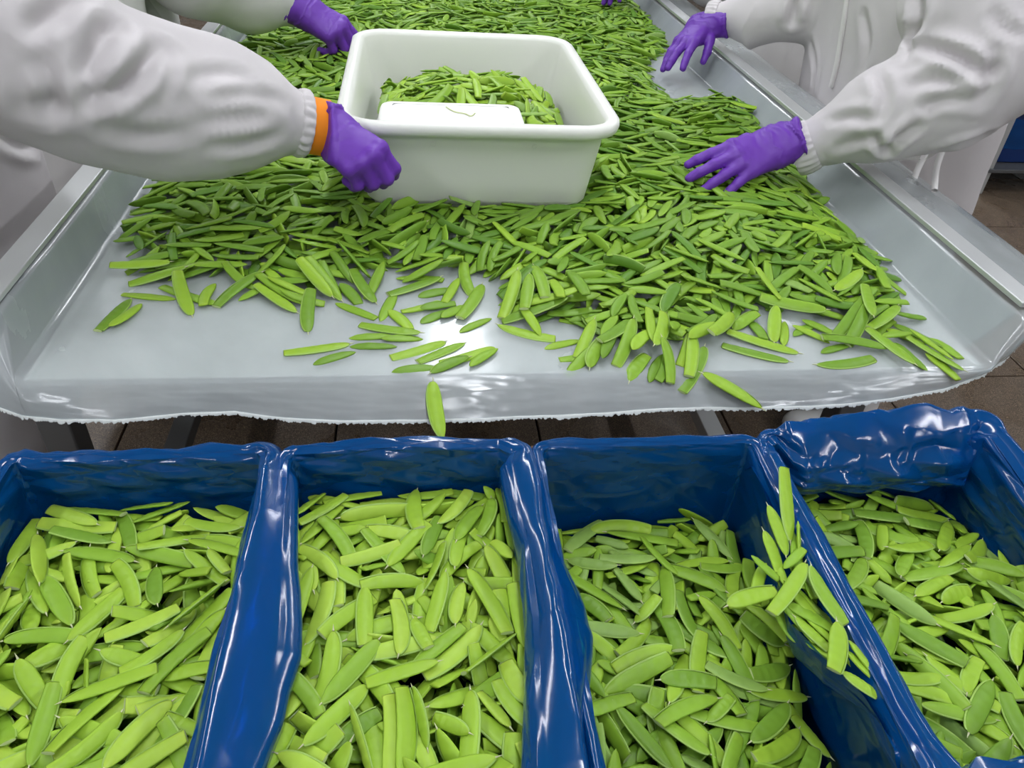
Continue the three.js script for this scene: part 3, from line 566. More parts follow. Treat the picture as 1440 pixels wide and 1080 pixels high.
{ // C: at the right side, both hands on the pods
  const p = thing('person', 'worker at the right in a white zipped coat, spreading pods with both purple gloves', 'person', [1.32, 0, -1.86]);
  p.userData.toe = -1;
  const cuff = atZ(1148, 201, -1.50), f1p = atZ(1245, 160, -1.46), f2p = atZ(1335, 130, -1.43), elbow = atZ(1395, 82, -1.43), upz = atZ(1370, 0, -1.50), sh = V(1.24, 1.40, -1.66);
  const rc = atZ(1016, 26, -2.42), rm = atZ(1062, 24, -2.36), re = atZ(1120, 8, -2.30), rs = V(1.22, 1.40, -2.2);
  const pr = [
    cone(V(1.36, .52, -1.95), V(1.29, 1.22, -1.87), .215, .19), cone(V(1.36, .52, -2.08), V(1.27, 1.22, -2.0), .20, .20), cone(V(1.36, .52, -2.22), V(1.28, 1.22, -2.16), .19, .19), cone(V(1.29, 1.22, -1.86), V(1.26, 1.40, -1.76), .18, .13), cone(V(1.28, 1.22, -2.1), V(1.26, 1.40, -2.16), .18, .13), cone(V(1.28, 1.4, -1.92), V(1.27, 1.5, -1.92), .10, .08),
    cone(sh, upz, .115, .118), cone(upz, elbow, .118, .112), cone(elbow, f2p, .108, .098), cone(f2p, f1p, .098, .082), cone(f1p, cuff, .080, .050),
    cone(rs, re, .11, .085), cone(re, rm, .085, .070), cone(rm, rc, .068, .047)];
  const fa = armFolds(elbow, cuff, .11), fb = armFolds(sh, elbow, .12), fc = armFolds(rs, rc, .09), F = fieldOf(pr, .045);
  const cr = creases(F, [[.010, .012, 1291, 44, 1284, 62, 1277, 80], [.014, .013, 1300, 66, 1347, 81, 1380, 101, 1398, 97], [.010, .014, 1398, 76, 1393, 112, 1380, 142], [.010, .012, 1234, 104, 1243, 133, 1238, 162], [.012, .011, 1247, 211, 1263, 194, 1289, 176], [.008, .010, 1228, 190, 1240, 204, 1248, 214], [.012, .014, 1291, -6, 1294, 28, 1283, 50], [.016, .015, 1119, -4, 1114, 32, 1101, 80], [.010, .013, 1318, 212, 1345, 204, 1384, 192], [.006, .011, 1170, 170, 1200, 164, 1230, 168], [.007, .011, 1180, 208, 1205, 196, 1232, 192], [.007, .013, 1280, 120, 1310, 112, 1345, 116], [.007, .012, 1300, 150, 1332, 140, 1362, 142], [.007, .014, 1215, 20, 1222, 60, 1214, 100], [.006, .014, 1140, 60, 1146, 100, 1140, 140], [.007, .012, 1400, 20, 1414, 40, 1436, 52]]);
  const g = coatGeo(pr, .045, .0075, (x, y, z) => cr(x, y, z) + fa(x, y, z) * .2 + fb(x, y, z) * .25 + fc(x, y, z) * .5 + cloth(x, y, z) * .45);
  coatC = under('coat', g, M.coat, p);
  const onCoat = (u, v, off) => { const d = ray(u, v).normalize(); let t = .5; for (let i = 0; i < 90; i++) { const q = EYE.clone().addScaledVector(d, t), f = F(q.x, q.y, q.z); if (f < off) return q; t += Math.max(f * .9, .002); if (t > 3) break; } return EYE.clone().addScaledVector(d, 2.3); };
  under('front_seam', tube([[1193, -14], [1190, 8], [1187, 30], [1182, 60], [1176, 95], [1169, 122]].map(([u, v]) => onCoat(u, v, .003)), .007, 30, 6), M.piping, p, 'white front placket of the coat');
  const fd = cuff.clone().sub(f1p).normalize();
  under('sleeve_cuff', cuffRing(cuff.clone().addScaledVector(fd, .026), fd, .050, .045), M.coat, p);
  const wr = atZ(1094, 212, -1.50), kn = atZ(1042, 216, -1.485);
  const gl = gloveGeo({ W0: wr.clone().add(V(0, .012, 0)), F: kn.clone().sub(wr).normalize().add(V(0, -.22, .12)), U: V(-.1, .78, .62), T: V(0, .62, -.78), s: 1.08, curl: [[.20, .18, .12], [.14, .16, .12], [.12, .16, .12], [.14, .16, .12]], spread: [.06, -.04, -.17, -.32], thumb: [[.045, -.022, .042, .0135, .0122], [.078, -.034, .040, .0118, .0108], [.105, -.046, .032, .0105, .0085]], cuff: .046, cuffR: .031, cuffDir: fd.clone().negate() });
  under('glove', gl.geo, M.glove, p, 'purple glove lying flat on the pods, fingers apart');
  const rd = rc.clone().sub(rm).normalize();
  under('sleeve_cuff', cuffRing(rc.clone().addScaledVector(rd, .025), rd, .046, .035), M.coat, p);
  const w2 = atZ(990, 34, -2.43), k2 = atZ(945, 78, -2.33);
  const g2 = gloveGeo({ W0: w2, F: k2.clone().sub(w2).normalize(), U: V(-.75, .7, .1), T: V(.35, .1, .9), s: 1.12, curl: [[.15, .15, .1], [.05, .15, .1], [.15, .2, .12], [.3, .2, .15]], spread: [.20, .06, -.05, -.16], thumb: [[.045, -.02, .045, .013, .012], [.075, -.035, .052, .0118, .0108], [.098, -.048, .052, .0105, .0085]], cuff: .07, cuffR: .042, cuffDir: rd.clone().negate() });
  under('glove', g2.geo, M.glove, p, 'purple glove pointing down at the pods');
  // clear apron over the lower coat, its hem lying on the rail, with its two ties
  const ap = gridGeo(50, 40, (u, v) => {
    const z = lerp(-1.86, -1.5, u), y = lerp(.99, .949, Math.min(1, v * 1.15)), fall = smooth(.86, 1, v);
    return V(1.075 - .045 * v * v - .05 * fall + .016 * noise(z * 8, y * 6, 4) + .006 * noise(z * 20, y * 8, 1) + .05 * Math.pow(Math.abs(u - .5) * 2, 3), y + .006 * noise(z * 9, v * 3, 8), z);
  });
  under('apron', ap, M.apron, p, 'clear plastic apron lying over the rail of the table');
  for (const [a, b] of [[[1314, 196], [1280, 272]], [[1334, 192], [1314, 268]]]) { const P0 = atX(...a, 1.12), P1 = atX(...b, 1.06); under('apron_tie', tube([P0, P0.clone().lerp(P1, .5).add(V(-.012, -.004, .006)), P1], .007, 14, 6), M.piping, p); }
  headOn(p, V(1.21, 1.66, -1.92), -1, -.55, .1);
  legs(p, 1.30, -1.83, 0, .12, .5, M.trousers);
}
{ // D: farther back at the right, only a sleeve and a sliver of glove in view
  const p = thing('person', 'worker farthest back at the right, only a sleeve and glove edge showing', 'person', [1.42, 0, -3.1]);
  p.userData.toe = -1;
  const wr = atZ(915, -40, -3.18), cuff = atZ(948, -44, -3.2), el = atZ(1010, -30, -3.16), sh = V(1.32, 1.4, -3.05);
  const pr = [cone(V(1.40, .5, -2.98), V(1.38, 1.25, -2.98), .19, .17), cone(V(1.40, .5, -3.24), V(1.38, 1.25, -3.24), .19, .17), cone(V(1.38, 1.25, -3.1), V(1.34, 1.45, -3.1), .2, .09), cone(sh, el, .11, .09), cone(el, cuff, .09, .048)];
  under('coat', coatGeo(pr, .05, .014, (x, y, z) => cloth(x, y, z) * 1.2), M.coatBack, p);
  const gl = gloveGeo({ W0: wr, F: V(-1, -.35, .1), U: V(-.3, 1, .1), T: V(0, -.1, -1), s: 1.12, curl: relaxed, thumb: [[.045, -.022, .042, .0135, .0122], [.078, -.034, .040, .0118, .0108], [.105, -.046, .032, .0105, .0085]], cuff: .08, cuffR: .042, cuffDir: V(1, .1, 0) });
  under('glove', gl.geo, M.glove, p);
  headOn(p, V(1.28, 1.62, -3.1), -1, -.5, 0);
  legs(p, 1.40, -3.11, 0, .13, .6, M.trousers);
}

// ------------------------------------------------------------------ rack with blue-lined crates on the floor at the right
{
  const x0 = 2.95, x1 = 3.65, z0 = -5.35, z1 = -3.55;
  const t = thing('steel_rack', 'low steel rack behind the right worker, carrying blue-lined crates', 'rack', [(x0 + x1) / 2, 0, (z0 + z1) / 2]);
  for (const y of [.14, .62]) { under('shelf', rbox(x0, x1, y - .02, y, z0, z1, .004), M.steelDark, t); under('shelf_rail', rbox(x0 - .012, x0 + .012, y - .03, y + .03, z0, z1, .004), M.steel, t); }
  for (const x of [x0 + .02, x1 - .02]) for (const z of [z0 + .03, z1 - .03]) under('post', rbox(x - .02, x + .02, 0, 1.1, z - .02, z + .02, .004), M.steel, t);
  let n = 0;
  for (const y of [.14, .62]) for (const z of [-5.05, -4.6, -4.15, -3.8]) {
    const c = thing('blue_crate', `blue-lined crate on the ${y < .3 ? 'lower' : 'upper'} shelf of the rack, ${['farthest', 'second from the far end', 'third from the far end', 'nearest'][n % 4]}`, 'crate', [3.3, y, z]); n++;
    mesh('shell', rbox(-.28, .28, .002, .2, -.155, .155, .01), M.crateBlue, c);
    mesh('liner', gridGeo(60, 10, (u, v) => { const q = roundRect(u, .285 + .01 * Math.sin(v * 3) + .01 * noise(u * 30, v * 3, n), .16 + .006 * noise(u * 24, v * 3, n + 3), .03); return V(q[0], .08 + .15 * v + .012 * noise(u * 18, v * 2, n), q[1]); }, true), M.film, c);
  }
}

// ------------------------------------------------------------------ snow peas
// A pod: flat, curved, two seams, pointed or cut at its ends. Local x along it, z across it, y through its thickness.
function podGeo({ L, Wd, T, bend, e0, e1, peas, twist = 0 }, ns, nr, part) {
  // e: 0 pointed, 1 cut, 2 round ; returns body (part undefined), the seam strip ('seam') or an end ('end0' / 'end1')
  const half = L / 2, wAt = s => { // half width
    const e = s < 0 ? e0 : e1, a = Math.abs(s);
    if (e === 1) return Wd / 2 * (1 - .22 * Math.pow(a, 2.2));
    if (e === 2) return Wd / 2 * Math.sqrt(Math.max(0, 1 - Math.pow(a, 3.2)));
    return Wd / 2 * Math.pow(Math.max(0, 1 - Math.pow(a, 3.1)), .78) * (1 - .06 * a);
  };
  const tAt = s => { const e = s < 0 ? e0 : e1, a = Math.abs(s); return T / 2 * (e === 1 ? 1 - .3 * a * a : Math.pow(Math.max(0, 1 - Math.pow(a, 2.4)), .6)) * (1 + .20 * Math.sin((s * .5 + .5 + .03 * Math.sin(s * 5 + peas)) * peas * Math.PI * 2) * smooth(1, .6, a)); };
  const cen = s => [s * half, bend * (s * s - .33)];
  const pos = [], col = [], idx = [], put = (x, y, z, c) => { pos.push(x, y, z); col.push(c[0], c[1], c[2]); };
  const sAt = i => { const q = i / ns * 2 - 1; return Math.sign(q) * (1 - Math.pow(1 - Math.abs(q), 1.35)); };
  const frame = s => { const dx = half, dz = 2 * bend * s, l = Math.hypot(dx, dz); return [dx / l, dz / l]; };
  if (part === 'seam') {
    for (let i = 0; i <= ns; i++) {
      const s = sAt(i) * .97, [cx, cz] = cen(s), [tx, tz] = frame(s), w = wAt(s), sg = bend >= 0 ? -1 : 1;
      for (const [o, h] of [[-.0006, .0010], [.0007, .0007], [.0011, 0], [.0007, -.0007], [-.0006, -.0010]]) put(cx - tz * sg * (w + o), h * 1.1, cz + tx * sg * (w + o), [1, 1, 1]);
    }
    for (let i = 0; i < ns; i++) for (let j = 0; j < 4; j++) { const a = i * 5 + j; idx.push(a, a + 1, a + 6, a, a + 6, a + 5); }
  } else if (part) {
    const s = part === 'end0' ? -1 : 1, e = s < 0 ? e0 : e1, [cx, cz] = cen(s * (e === 0 ? .955 : 1)), [tx, tz] = frame(s);
    if (e === 1) { // the cut face, pale, a hair proud of the end
      const w = wAt(s) + .0002, t = tAt(s) + .0002; put(cx + tx * s * .0007, 0, cz + tz * s * .0007, [1, 1, 1]);
      for (let j = 0; j < 12; j++) { const a = j / 12 * Math.PI * 2; put(cx - tz * Math.cos(a) * w + tx * s * .0003, Math.sin(a) * t, cz + tx * Math.cos(a) * w + tz * s * .0003, [1, 1, 1]); }
      for (let j = 0; j < 12; j++) idx.push(0, 1 + j, 1 + (j + 1) % 12);
    } else { // dry tip
      for (let i = 0; i <= 3; i++) for (let j = 0; j < 6; j++) { const a = j / 6 * Math.PI * 2, r = .0011 * (1 - i / 3.4), d = s * i * .0022; put(cx + tx * d - tz * Math.cos(a) * r, Math.sin(a) * r, cz + tz * d + tx * Math.cos(a) * r, [1, 1, 1]); }
      for (let i = 0; i < 3; i++) for (let j = 0; j < 6; j++) { const a = i * 6 + j, b = i * 6 + (j + 1) % 6; idx.push(a, b, b + 6, a, b + 6, a + 6); }
    }
  } else {
    for (let i = 0; i <= ns; i++) {
      const s = sAt(i), [cx, cz] = cen(s), [tx, tz] = frame(s), w = wAt(s), t = tAt(s), tw = twist * s;
      for (let j = 0; j < nr; j++) {
        const a = j / nr * Math.PI * 2, cw = Math.cos(a), sw = Math.sin(a), y0 = t * Math.sign(sw) * Math.pow(Math.abs(sw), 1.1), z0 = w * cw;
        const y = y0 * Math.cos(tw) + z0 * Math.sin(tw), z = z0 * Math.cos(tw) - y0 * Math.sin(tw);
        const k = .94 + .1 * Math.pow(Math.abs(cw), 4) + .05 * noise(s * 7 + L * 900, a, Wd * 900);
        put(cx - tz * z, y, cz + tx * z, [k * (1 + .08 * Math.pow(Math.abs(s), 4)), k, k * (1 + .12 * Math.pow(Math.abs(cw), 6))]);
      }
    }
    for (let i = 0; i < ns; i++) for (let j = 0; j < nr; j++) { const a = i * nr + j, b = i * nr + (j + 1) % nr; idx.push(a, b, b + nr, a, b + nr, a + nr); }
    for (const [i, f] of [[0, 1], [ns, 0]]) { const c = pos.length / 3, [cx, cz] = cen(sAt(i)); put(cx, 0, cz, [1.05, 1.02, 1.1]); for (let j = 0; j < nr; j++) { const a = i * nr + j, b = i * nr + (j + 1) % nr; if (f) idx.push(c, b, a); else idx.push(c, a, b); } }
  }
  const g = new THREE.BufferGeometry();
  g.setAttribute('position', new THREE.Float32BufferAttribute(pos, 3)); g.setAttribute('color', new THREE.Float32BufferAttribute(col, 3)); g.setIndex(idx); g.computeVertexNormals();
  return g;
}
const VAR = [];
{
  const r = rng(11), pts = [[0, 1], [0, 0], [1, 1], [0, 1], [2, 0], [1, 2], [1, 0], [0, 1]];
  for (let k = 0; k < 16; k++) {
    const short = k % 8 === 7, [e0, e1] = pts[k % 8];
    VAR.push({ L: short ? .046 + .01 * r() : .068 + .024 * r(), Wd: .0160 + .0036 * r(), T: .0050 + .0022 * r(), bend: (k % 3 === 0 ? .0005 : k % 3 === 1 ? .0026 : .0050) * (r() < .5 ? 1 : -1), e0, e1, peas: 5 + (r() * 4 | 0), twist: .35 * (r() - .5) });
  }
}
const POD = { hq: VAR.map(v => podGeo(v, 22, 12)), mq: VAR.map(v => podGeo(v, 12, 8)), lq: VAR.map(v => podGeo(v, 8, 6)), seam: VAR.map(v => podGeo(v, 16, 0, 'seam')), end0: VAR.map(v => podGeo(v, 1, 0, 'end0')), end1: VAR.map(v => podGeo(v, 1, 0, 'end1')) };
// colours: fresh light green to darker green
const TONES = [[.275, .455, .034], [.215, .385, .030], [.155, .30, .025], [.335, .51, .05], [.105, .235, .02], [.23, .38, .075]];

class Heap { // what lies below, as heights on a grid
  constructor(x0, x1, z0, z1, cell, base) {
    Object.assign(this, { x0, z0, cell, nx: Math.ceil((x1 - x0) / cell) + 1, nz: Math.ceil((z1 - z0) / cell) + 1, pods: [] });
    this.h = new Float32Array(this.nx * this.nz);
    for (let j = 0; j < this.nz; j++) for (let i = 0; i < this.nx; i++) this.h[j * this.nx + i] = base(x0 + i * cell, z0 + j * cell);
  }
  at(x, z) { const i = Math.round((x - this.x0) / this.cell), j = Math.round((z - this.z0) / this.cell); return i < 0 || j < 0 || i >= this.nx || j >= this.nz ? null : this.h[j * this.nx + i]; }
  // lay a pod down at x, z with that yaw: it rests on the two highest supports either side of its middle
  lay(p, target, maxPitch = .75) {
    const v = VAR[p.v], s0 = p.scale, half = v.L / 2 * s0, w = v.Wd / 2 * (p.sw ?? s0), t = v.T / 2 * (p.sw ?? s0), ca = Math.cos(p.yaw), sa = Math.sin(p.yaw);
    const cr = Math.cos(p.roll), sr = Math.sin(p.roll), hw = Math.abs(w * cr) + Math.abs(t * sr) * .6, vt = Math.hypot(w * sr, t * cr);
    const N = 11, g = [], S = []; let l = 0, r = 0;
    for (let i = 0; i < N; i++) {
      const s = (i / (N - 1) * 2 - 1), prof = Math.pow(1 - Math.pow(Math.abs(s), 2.4) * .8, .7), bz = v.bend * s0 * (s * s - .33); let hb = -1e9;
      for (const c of [-.8, 0, .8]) {
        const lx = s * half, lz = bz + c * hw * prof, H = this.at(p.x + lx * ca + lz * sa, p.z - lx * sa + lz * ca);
        if (H === null || H > 1e3) return false;
        if (c < 0) l += H; else if (c > 0) r += H;
        hb = Math.max(hb, H);
      }
      g.push(hb + vt * (.45 + .5 * prof) - .0026); S.push(s * half);
    }
    let best = 1e9, bm = 0;
    for (let k = -24; k <= 24; k++) { const m = k / 24 * maxPitch; let y = -1e9; for (let i = 0; i < N; i++) y = Math.max(y, g[i] - m * S[i]); y += Math.abs(m) * .0006; if (y < best) { best = y; bm = m; } }
    if (target !== undefined && best > target + .004) return false;
    if (Math.abs(bm) >= maxPitch * .99) return false;
    p.y = best; p.pitch = Math.atan(bm); p.tilt = p.roll + clamp(Math.atan((r - l) / N / (2 * hw + 1e-4)) * .8, -.4, .4) * Math.abs(cr);
    const cp = Math.cos(p.pitch);
    for (let a = -half * cp; a <= half * cp; a += this.cell * .8) {
      const s = a / (half * cp), prof = Math.pow(Math.max(0, 1 - Math.pow(Math.abs(s), 2.4) * .8), .7), bz = v.bend * s0 * (s * s - .33);
      for (let c = -hw * prof; c <= hw * prof; c += this.cell * .8) {
        const lx = a, lz = bz + c, i = Math.round((p.x + lx * ca + lz * sa - this.x0) / this.cell), j = Math.round((p.z - lx * sa + lz * ca - this.z0) / this.cell);
        if (i < 0 || j < 0 || i >= this.nx || j >= this.nz) continue;
        const q = j * this.nx + i, top = best + bm * a + vt * (.25 + .7 * prof) * Math.sqrt(Math.max(0, 1 - .6 * (c / (hw * prof + 1e-6)) ** 2));
        if (top > this.h[q]) this.h[q] = top;
      }
    }
    this.pods.push(p); return true;
  }
}
const mtx = p => { // yaw, then pitch (nose up along +x), then roll about its length
  const e = new THREE.Matrix4().makeRotationY(p.yaw).multiply(new THREE.Matrix4().makeRotationZ(p.pitch)).multiply(new THREE.Matrix4().makeRotationX(-p.tilt));
  e.scale(V(p.scale, p.sw ?? p.scale, p.sw ?? p.scale)); e.setPosition(p.x, p.y, p.z); return e;
};
const allPods = [];
const inside = (poly, x, y) => { let c = false; for (let i = 0, j = poly.length - 1; i < poly.length; j = i++) { const [a, b] = poly[i], [d, e] = poly[j]; if (b > y !== e > y && x < (d - a) * (y - b) / (e - b) + a) c = !c; } return c; };
const newPod = (r, x, z, yaw, roll) => ({ v: r() * 16 | 0, scale: .88 + .26 * r(), x, z, yaw, roll, flip: r() < .5, tone: 0 });

{ // on the table: where the photograph shows pods (outline laid on the table), up to a few layers
  const EDGE = [[330, -40], [322, 60], [300, 75], [240, 110], [200, 200], [208, 242], [186, 268], [200, 292], [188, 330], [202, 372], [300, 384], [352, 384], [378, 396], [428, 404], [470, 392], [500, 376], [545, 366], [575, 374], [590, 388], [625, 380], [690, 372], [708, 392], [722, 425], [790, 440], [838, 462], [900, 452], [935, 468], [1000, 452], [1050, 432], [1110, 425], [1160, 442], [1195, 440], [1230, 450], [1258, 432], [1248, 392], [1225, 355], [1190, 332], [1160, 300], [1128, 262], [1105, 200], [1080, 148], [1010, 138], [935, 148], [918, 120], [900, 100], [935, 60], [925, 30], [905, 5], [890, -40]];
  const poly = EDGE.map(([u, v]) => { const p = atY(u, v, .872); return [p.x, p.z]; });
  const segD = (x, z) => { let m = 1e9; for (let i = 0, j = poly.length - 1; i < poly.length; j = i++) { const [ax, az] = poly[j], [bx, bz] = poly[i], dx = bx - ax, dz = bz - az, t = clamp(((x - ax) * dx + (z - az) * dz) / (dx * dx + dz * dz), 0, 1); m = Math.min(m, Math.hypot(x - ax - dx * t, z - az - dz * t)); } return m; };
  const base = TABLE_Y + .0035;
  const hp = new Heap(-.52, .90, -3.75, -.80, .004, (x, z) => {
    if (z > -.885) return z > -.80 ? 2e3 : base - .33 * (z + .885) - 2.2 * (z + .885) ** 2;
    const tx = Math.abs(x - TUB.x) < TUB.hx - .02 && Math.abs(z - TUB.z) < TUB.hz - .02;
    if (tx && Math.abs(x - TUB.x) < TUB.hx - .038 && Math.abs(z - TUB.z) < TUB.hz - .038) return TUB.y0;
    return base;
  });
  const blocked = (x, z) => Math.abs(x - TUB.x) < TUB.hx - .020 && Math.abs(z - TUB.z) < TUB.hz - .020;
  for (let j = 0; j < hp.nz; j++) for (let i = 0; i < hp.nx; i++) { const x = hp.x0 + i * hp.cell, z = hp.z0 + j * hp.cell; if (Math.abs(x - TUB.x) < TUB.hx - .052 && Math.abs(z - TUB.z) < TUB.hz - .052) hp.h[j * hp.nx + i] = 2e3; }
  hp.name = 'table';
  const tgt = new Float32Array(hp.nx * hp.nz), bx = [1e9, -1e9, 1e9, -1e9];
  for (let j = 0; j < hp.nz; j++) for (let i = 0; i < hp.nx; i++) {
    const x = hp.x0 + i * hp.cell, z = hp.z0 + j * hp.cell; let y = 0;
    if (inside(poly, x, z)) { const d = segD(x, z); y = base + Math.min(.036, .011 + .22 * d) * (.85 + .4 * noise(x * 4, z * 4, 2)) + .012 * smooth(.12, .35, d) * Math.max(0, noise(x * 6, 4, z * 6) + .3); if (blocked(x, z)) y = TUB.y0 - .002; }
    tgt[j * hp.nx + i] = y;
  }
  const r = rng(42);
  let made = 0;
  for (let tries = 0; tries < 260000 && made < 9000; tries++) {
    const x = lerp(-.5, .88, r()), z = -.86 - 2.85 * Math.pow(r(), 1.15), i = Math.round((x - hp.x0) / hp.cell), j = Math.round((z - hp.z0) / hp.cell), ty = tgt[j * hp.nx + i];
    if (!ty || hp.h[j * hp.nx + i] > ty - .002) continue;
    const fld = noise(x * 2.2, z * 2.2, 8) * 3.2 + .35, yaw = r() < .42 ? fld + (r() - .5) * 1.0 : r() * Math.PI * 2;
    const p = newPod(r, x, z, yaw + (r() < .5 ? Math.PI : 0), r() < .22 ? (.9 + .5 * r()) * (r() < .5 ? 1 : -1) : (r() - .5) * .3);
    p.place = 'table'; p.tone = r() < .45 ? 2 : r() < .6 ? 1 : r() < .6 ? 4 : r() < .5 ? 0 : 5;
    if (hp.lay(p, ty + (tries > 120000 ? .008 : 0), .5)) made++;
  }
  console.log('table', made);
  // pods lying singly along the front edge, end to end as in the photograph: [u, v] of both ends, curve
  const LOOSE = [[137, 463, 184, 418], [155, 461, 200, 424], [224, 401, 309, 428], [172, 412, 248, 419], [203, 387, 283, 384], [156, 379, 240, 371], [175, 381, 262, 372], [311, 360, 353, 382], [249, 387, 268, 442], [300, 396, 283, 431], [298, 414, 367, 378, 1], [333, 420, 370, 409], [362, 407, 418, 438], [364, 398, 429, 429], [375, 392, 440, 408], [392, 408, 455, 418], [432, 362, 480, 400], [420, 366, 467, 399], [515, 402, 540, 360], [496, 387, 527, 425], [479, 402, 506, 425], [437, 414, 431, 465], [471, 424, 529, 446], [555, 410, 535, 450], [547, 435, 578, 460],
    [546, 405, 620, 382], [566, 440, 622, 422], [587, 415, 627, 407], [590, 452, 620, 440], [619, 446, 649, 430], [590, 432, 640, 424], [662, 413, 650, 380], [645, 394, 625, 426], [645, 465, 691, 445], [647, 450, 680, 400], [490, 473, 555, 470], [536, 476, 590, 474], [506, 455, 591, 470], [399, 495, 492, 482], [439, 510, 500, 492], [491, 485, 559, 485], [550, 502, 627, 479], [587, 507, 654, 480], [620, 510, 697, 487], [659, 515, 686, 498], [550, 521, 616, 515], [604, 525, 637, 512],
    [704, 451, 798, 440], [711, 434, 771, 422], [733, 434, 818, 428], [765, 488, 810, 478], [695, 455, 784, 478, -1], [731, 444, 762, 473], [708, 431, 729, 384], [738, 424, 745, 380], [768, 418, 752, 375], [790, 420, 778, 382], [826, 415, 802, 372], [850, 405, 890, 396], [788, 505, 830, 495], [811, 503, 835, 460], [797, 520, 842, 484], [827, 518, 838, 498], [844, 512, 856, 492], [846, 470, 868, 440], [842, 495, 891, 462], [867, 514, 889, 469], [885, 505, 910, 480], [888, 510, 912, 482], [873, 450, 905, 440], [911, 440, 918, 484], [936, 440, 922, 492, 1], [860, 440, 880, 414], [888, 405, 900, 440], [912, 534, 935, 500], [930, 530, 940, 495], [929, 489, 949, 531, 1], [958, 512, 972, 470], [961, 545, 990, 498], [971, 527, 972, 478], [940, 480, 955, 450], [971, 462, 1011, 440], [968, 470, 1000, 458], [1022, 468, 1124, 495], [1016, 484, 1110, 507], [998, 482, 1031, 442], [1104, 449, 1102, 487], [1088, 482, 1088, 439], [1060, 455, 1075, 478], [1030, 462, 1058, 448],
    [1069, 418, 1162, 436], [1062, 382, 1100, 416], [1115, 470, 1150, 452], [1120, 440, 1176, 462], [1130, 452, 1180, 470], [1154, 494, 1190, 484], [1171, 478, 1213, 433], [1193, 484, 1218, 436], [1147, 513, 1233, 504, -1], [1154, 478, 1247, 494, 1], [1229, 474, 1254, 448], [1218, 469, 1284, 520], [1246, 462, 1300, 482], [1253, 451, 1306, 446], [1258, 480, 1304, 520], [1298, 502, 1351, 531], [1273, 480, 1356, 520], [1313, 476, 1353, 502], [1256, 456, 1327, 489], [1235, 482, 1280, 474], [1275, 470, 1340, 510], [1228, 452, 1266, 426], [1216, 402, 1228, 446], [1230, 380, 1246, 412], [1196, 372, 1222, 406]];
  const r2 = rng(99);
  for (const [u0, v0, u1, v1, cv] of LOOSE) {
    const mid = atY((u0 + u1) / 2, (v0 + v1) / 2, base), gy = (hp.at(mid.x, mid.z) ?? base);
    const y = (gy > 1e3 ? base : gy) + .003, a = atY(u0, v0, y), b = atY(u1, v1, y); let len = a.distanceTo(b);
    if (len < .058) { const far = a.z < b.z ? a : b, near = a.z < b.z ? b : a; far.sub(near).setLength(.058 + .01 * r2()).add(near); len = a.distanceTo(b); } // partly covered in the photograph
    const want = clamp(len, .04, .105);
    let bv = 0, be = 1e9; VAR.forEach((q, k) => { const e = Math.abs(q.L - want) + (cv ? (Math.abs(q.bend) < .005 ? .02 : 0) : Math.abs(q.bend) > .005 ? .006 : 0) + r2() * .008; if (e < be) { be = e; bv = k; } });
    const p = newPod(r2, (a.x + b.x) / 2, (a.z + b.z) / 2, Math.atan2(-(b.z - a.z), b.x - a.x), (r2() - .5) * .2);
    p.v = bv; p.scale = clamp(len / VAR[bv].L, .72, 1.25); p.sw = clamp(p.scale, .95, 1.12); if (cv && Math.sign(VAR[bv].bend) !== cv) p.yaw += Math.PI;
    p.place = 'front'; p.tone = r2() < .4 ? 1 : r2() < .5 ? 0 : 2;
    hp.lay(p, undefined, .6);
  }
  // the two going over the folded front of the sheet
  for (const [u0, v0, y0, u1, v1, y1, vv] of [[607, 537, .8655, 621, 619, .826, 4], [987, 524, .872, 1072, 574, .838, 1]]) {
    const a = atY(u0, v0, y0), b = atY(u1, v1, y1), d = b.clone().sub(a), len = d.length(), m = a.clone().lerp(b, .5);
    const p = newPod(r2, m.x, m.z, Math.atan2(-d.z, d.x), 0); p.v = vv; p.scale = len / VAR[vv].L; p.y = m.y + .001; p.pitch = Math.atan2(d.y, Math.hypot(d.x, d.z)); p.tilt = 0; p.tone = 0; p.place = 'lip'; hp.pods.push(p);
  }
  allPods.push(...hp.pods);
}
{ // in the tub
  const hp = new Heap(TUB.x - .19, TUB.x + .19, TUB.z - .262, TUB.z + .262, .004, (x, z) => TUB.y0 + .0045), r = rng(7);
  const tray = scene.getObjectByName('scoop_tray').position;
  for (let k = 0, n = 0; k < 30000 && n < 900; k++) {
    const x = TUB.x + (r() - .5) * .37, z = TUB.z + (r() - .5) * .51, dx = (x - TUB.x) / .19, dz = (z - TUB.z) / .26;
    const top = TUB.y0 + .115 + .022 * (1 - dx * dx) - .03 * Math.max(0, dx - .5) + .02 * noise(x * 9, z * 9, 3) - .04 * smooth(.3, 1, -dz) * 1;
    const under0 = Math.abs(x - tray.x) < .15 && Math.abs(z - tray.z) < .13 ? tray.y - .006 : top;
    if (hp.at(x, z) > under0 - .004) continue;
    const p = newPod(r, x, z, r() * 6.283, (r() - .5) * (r() < .2 ? 2.2 : .5)); p.place = 'tub'; p.tone = r() < .4 ? 0 : r() < .5 ? 1 : r() < .6 ? 5 : 2;
    if (hp.lay(p, under0, .9)) n++;
  }
  allPods.push(...hp.pods);
}
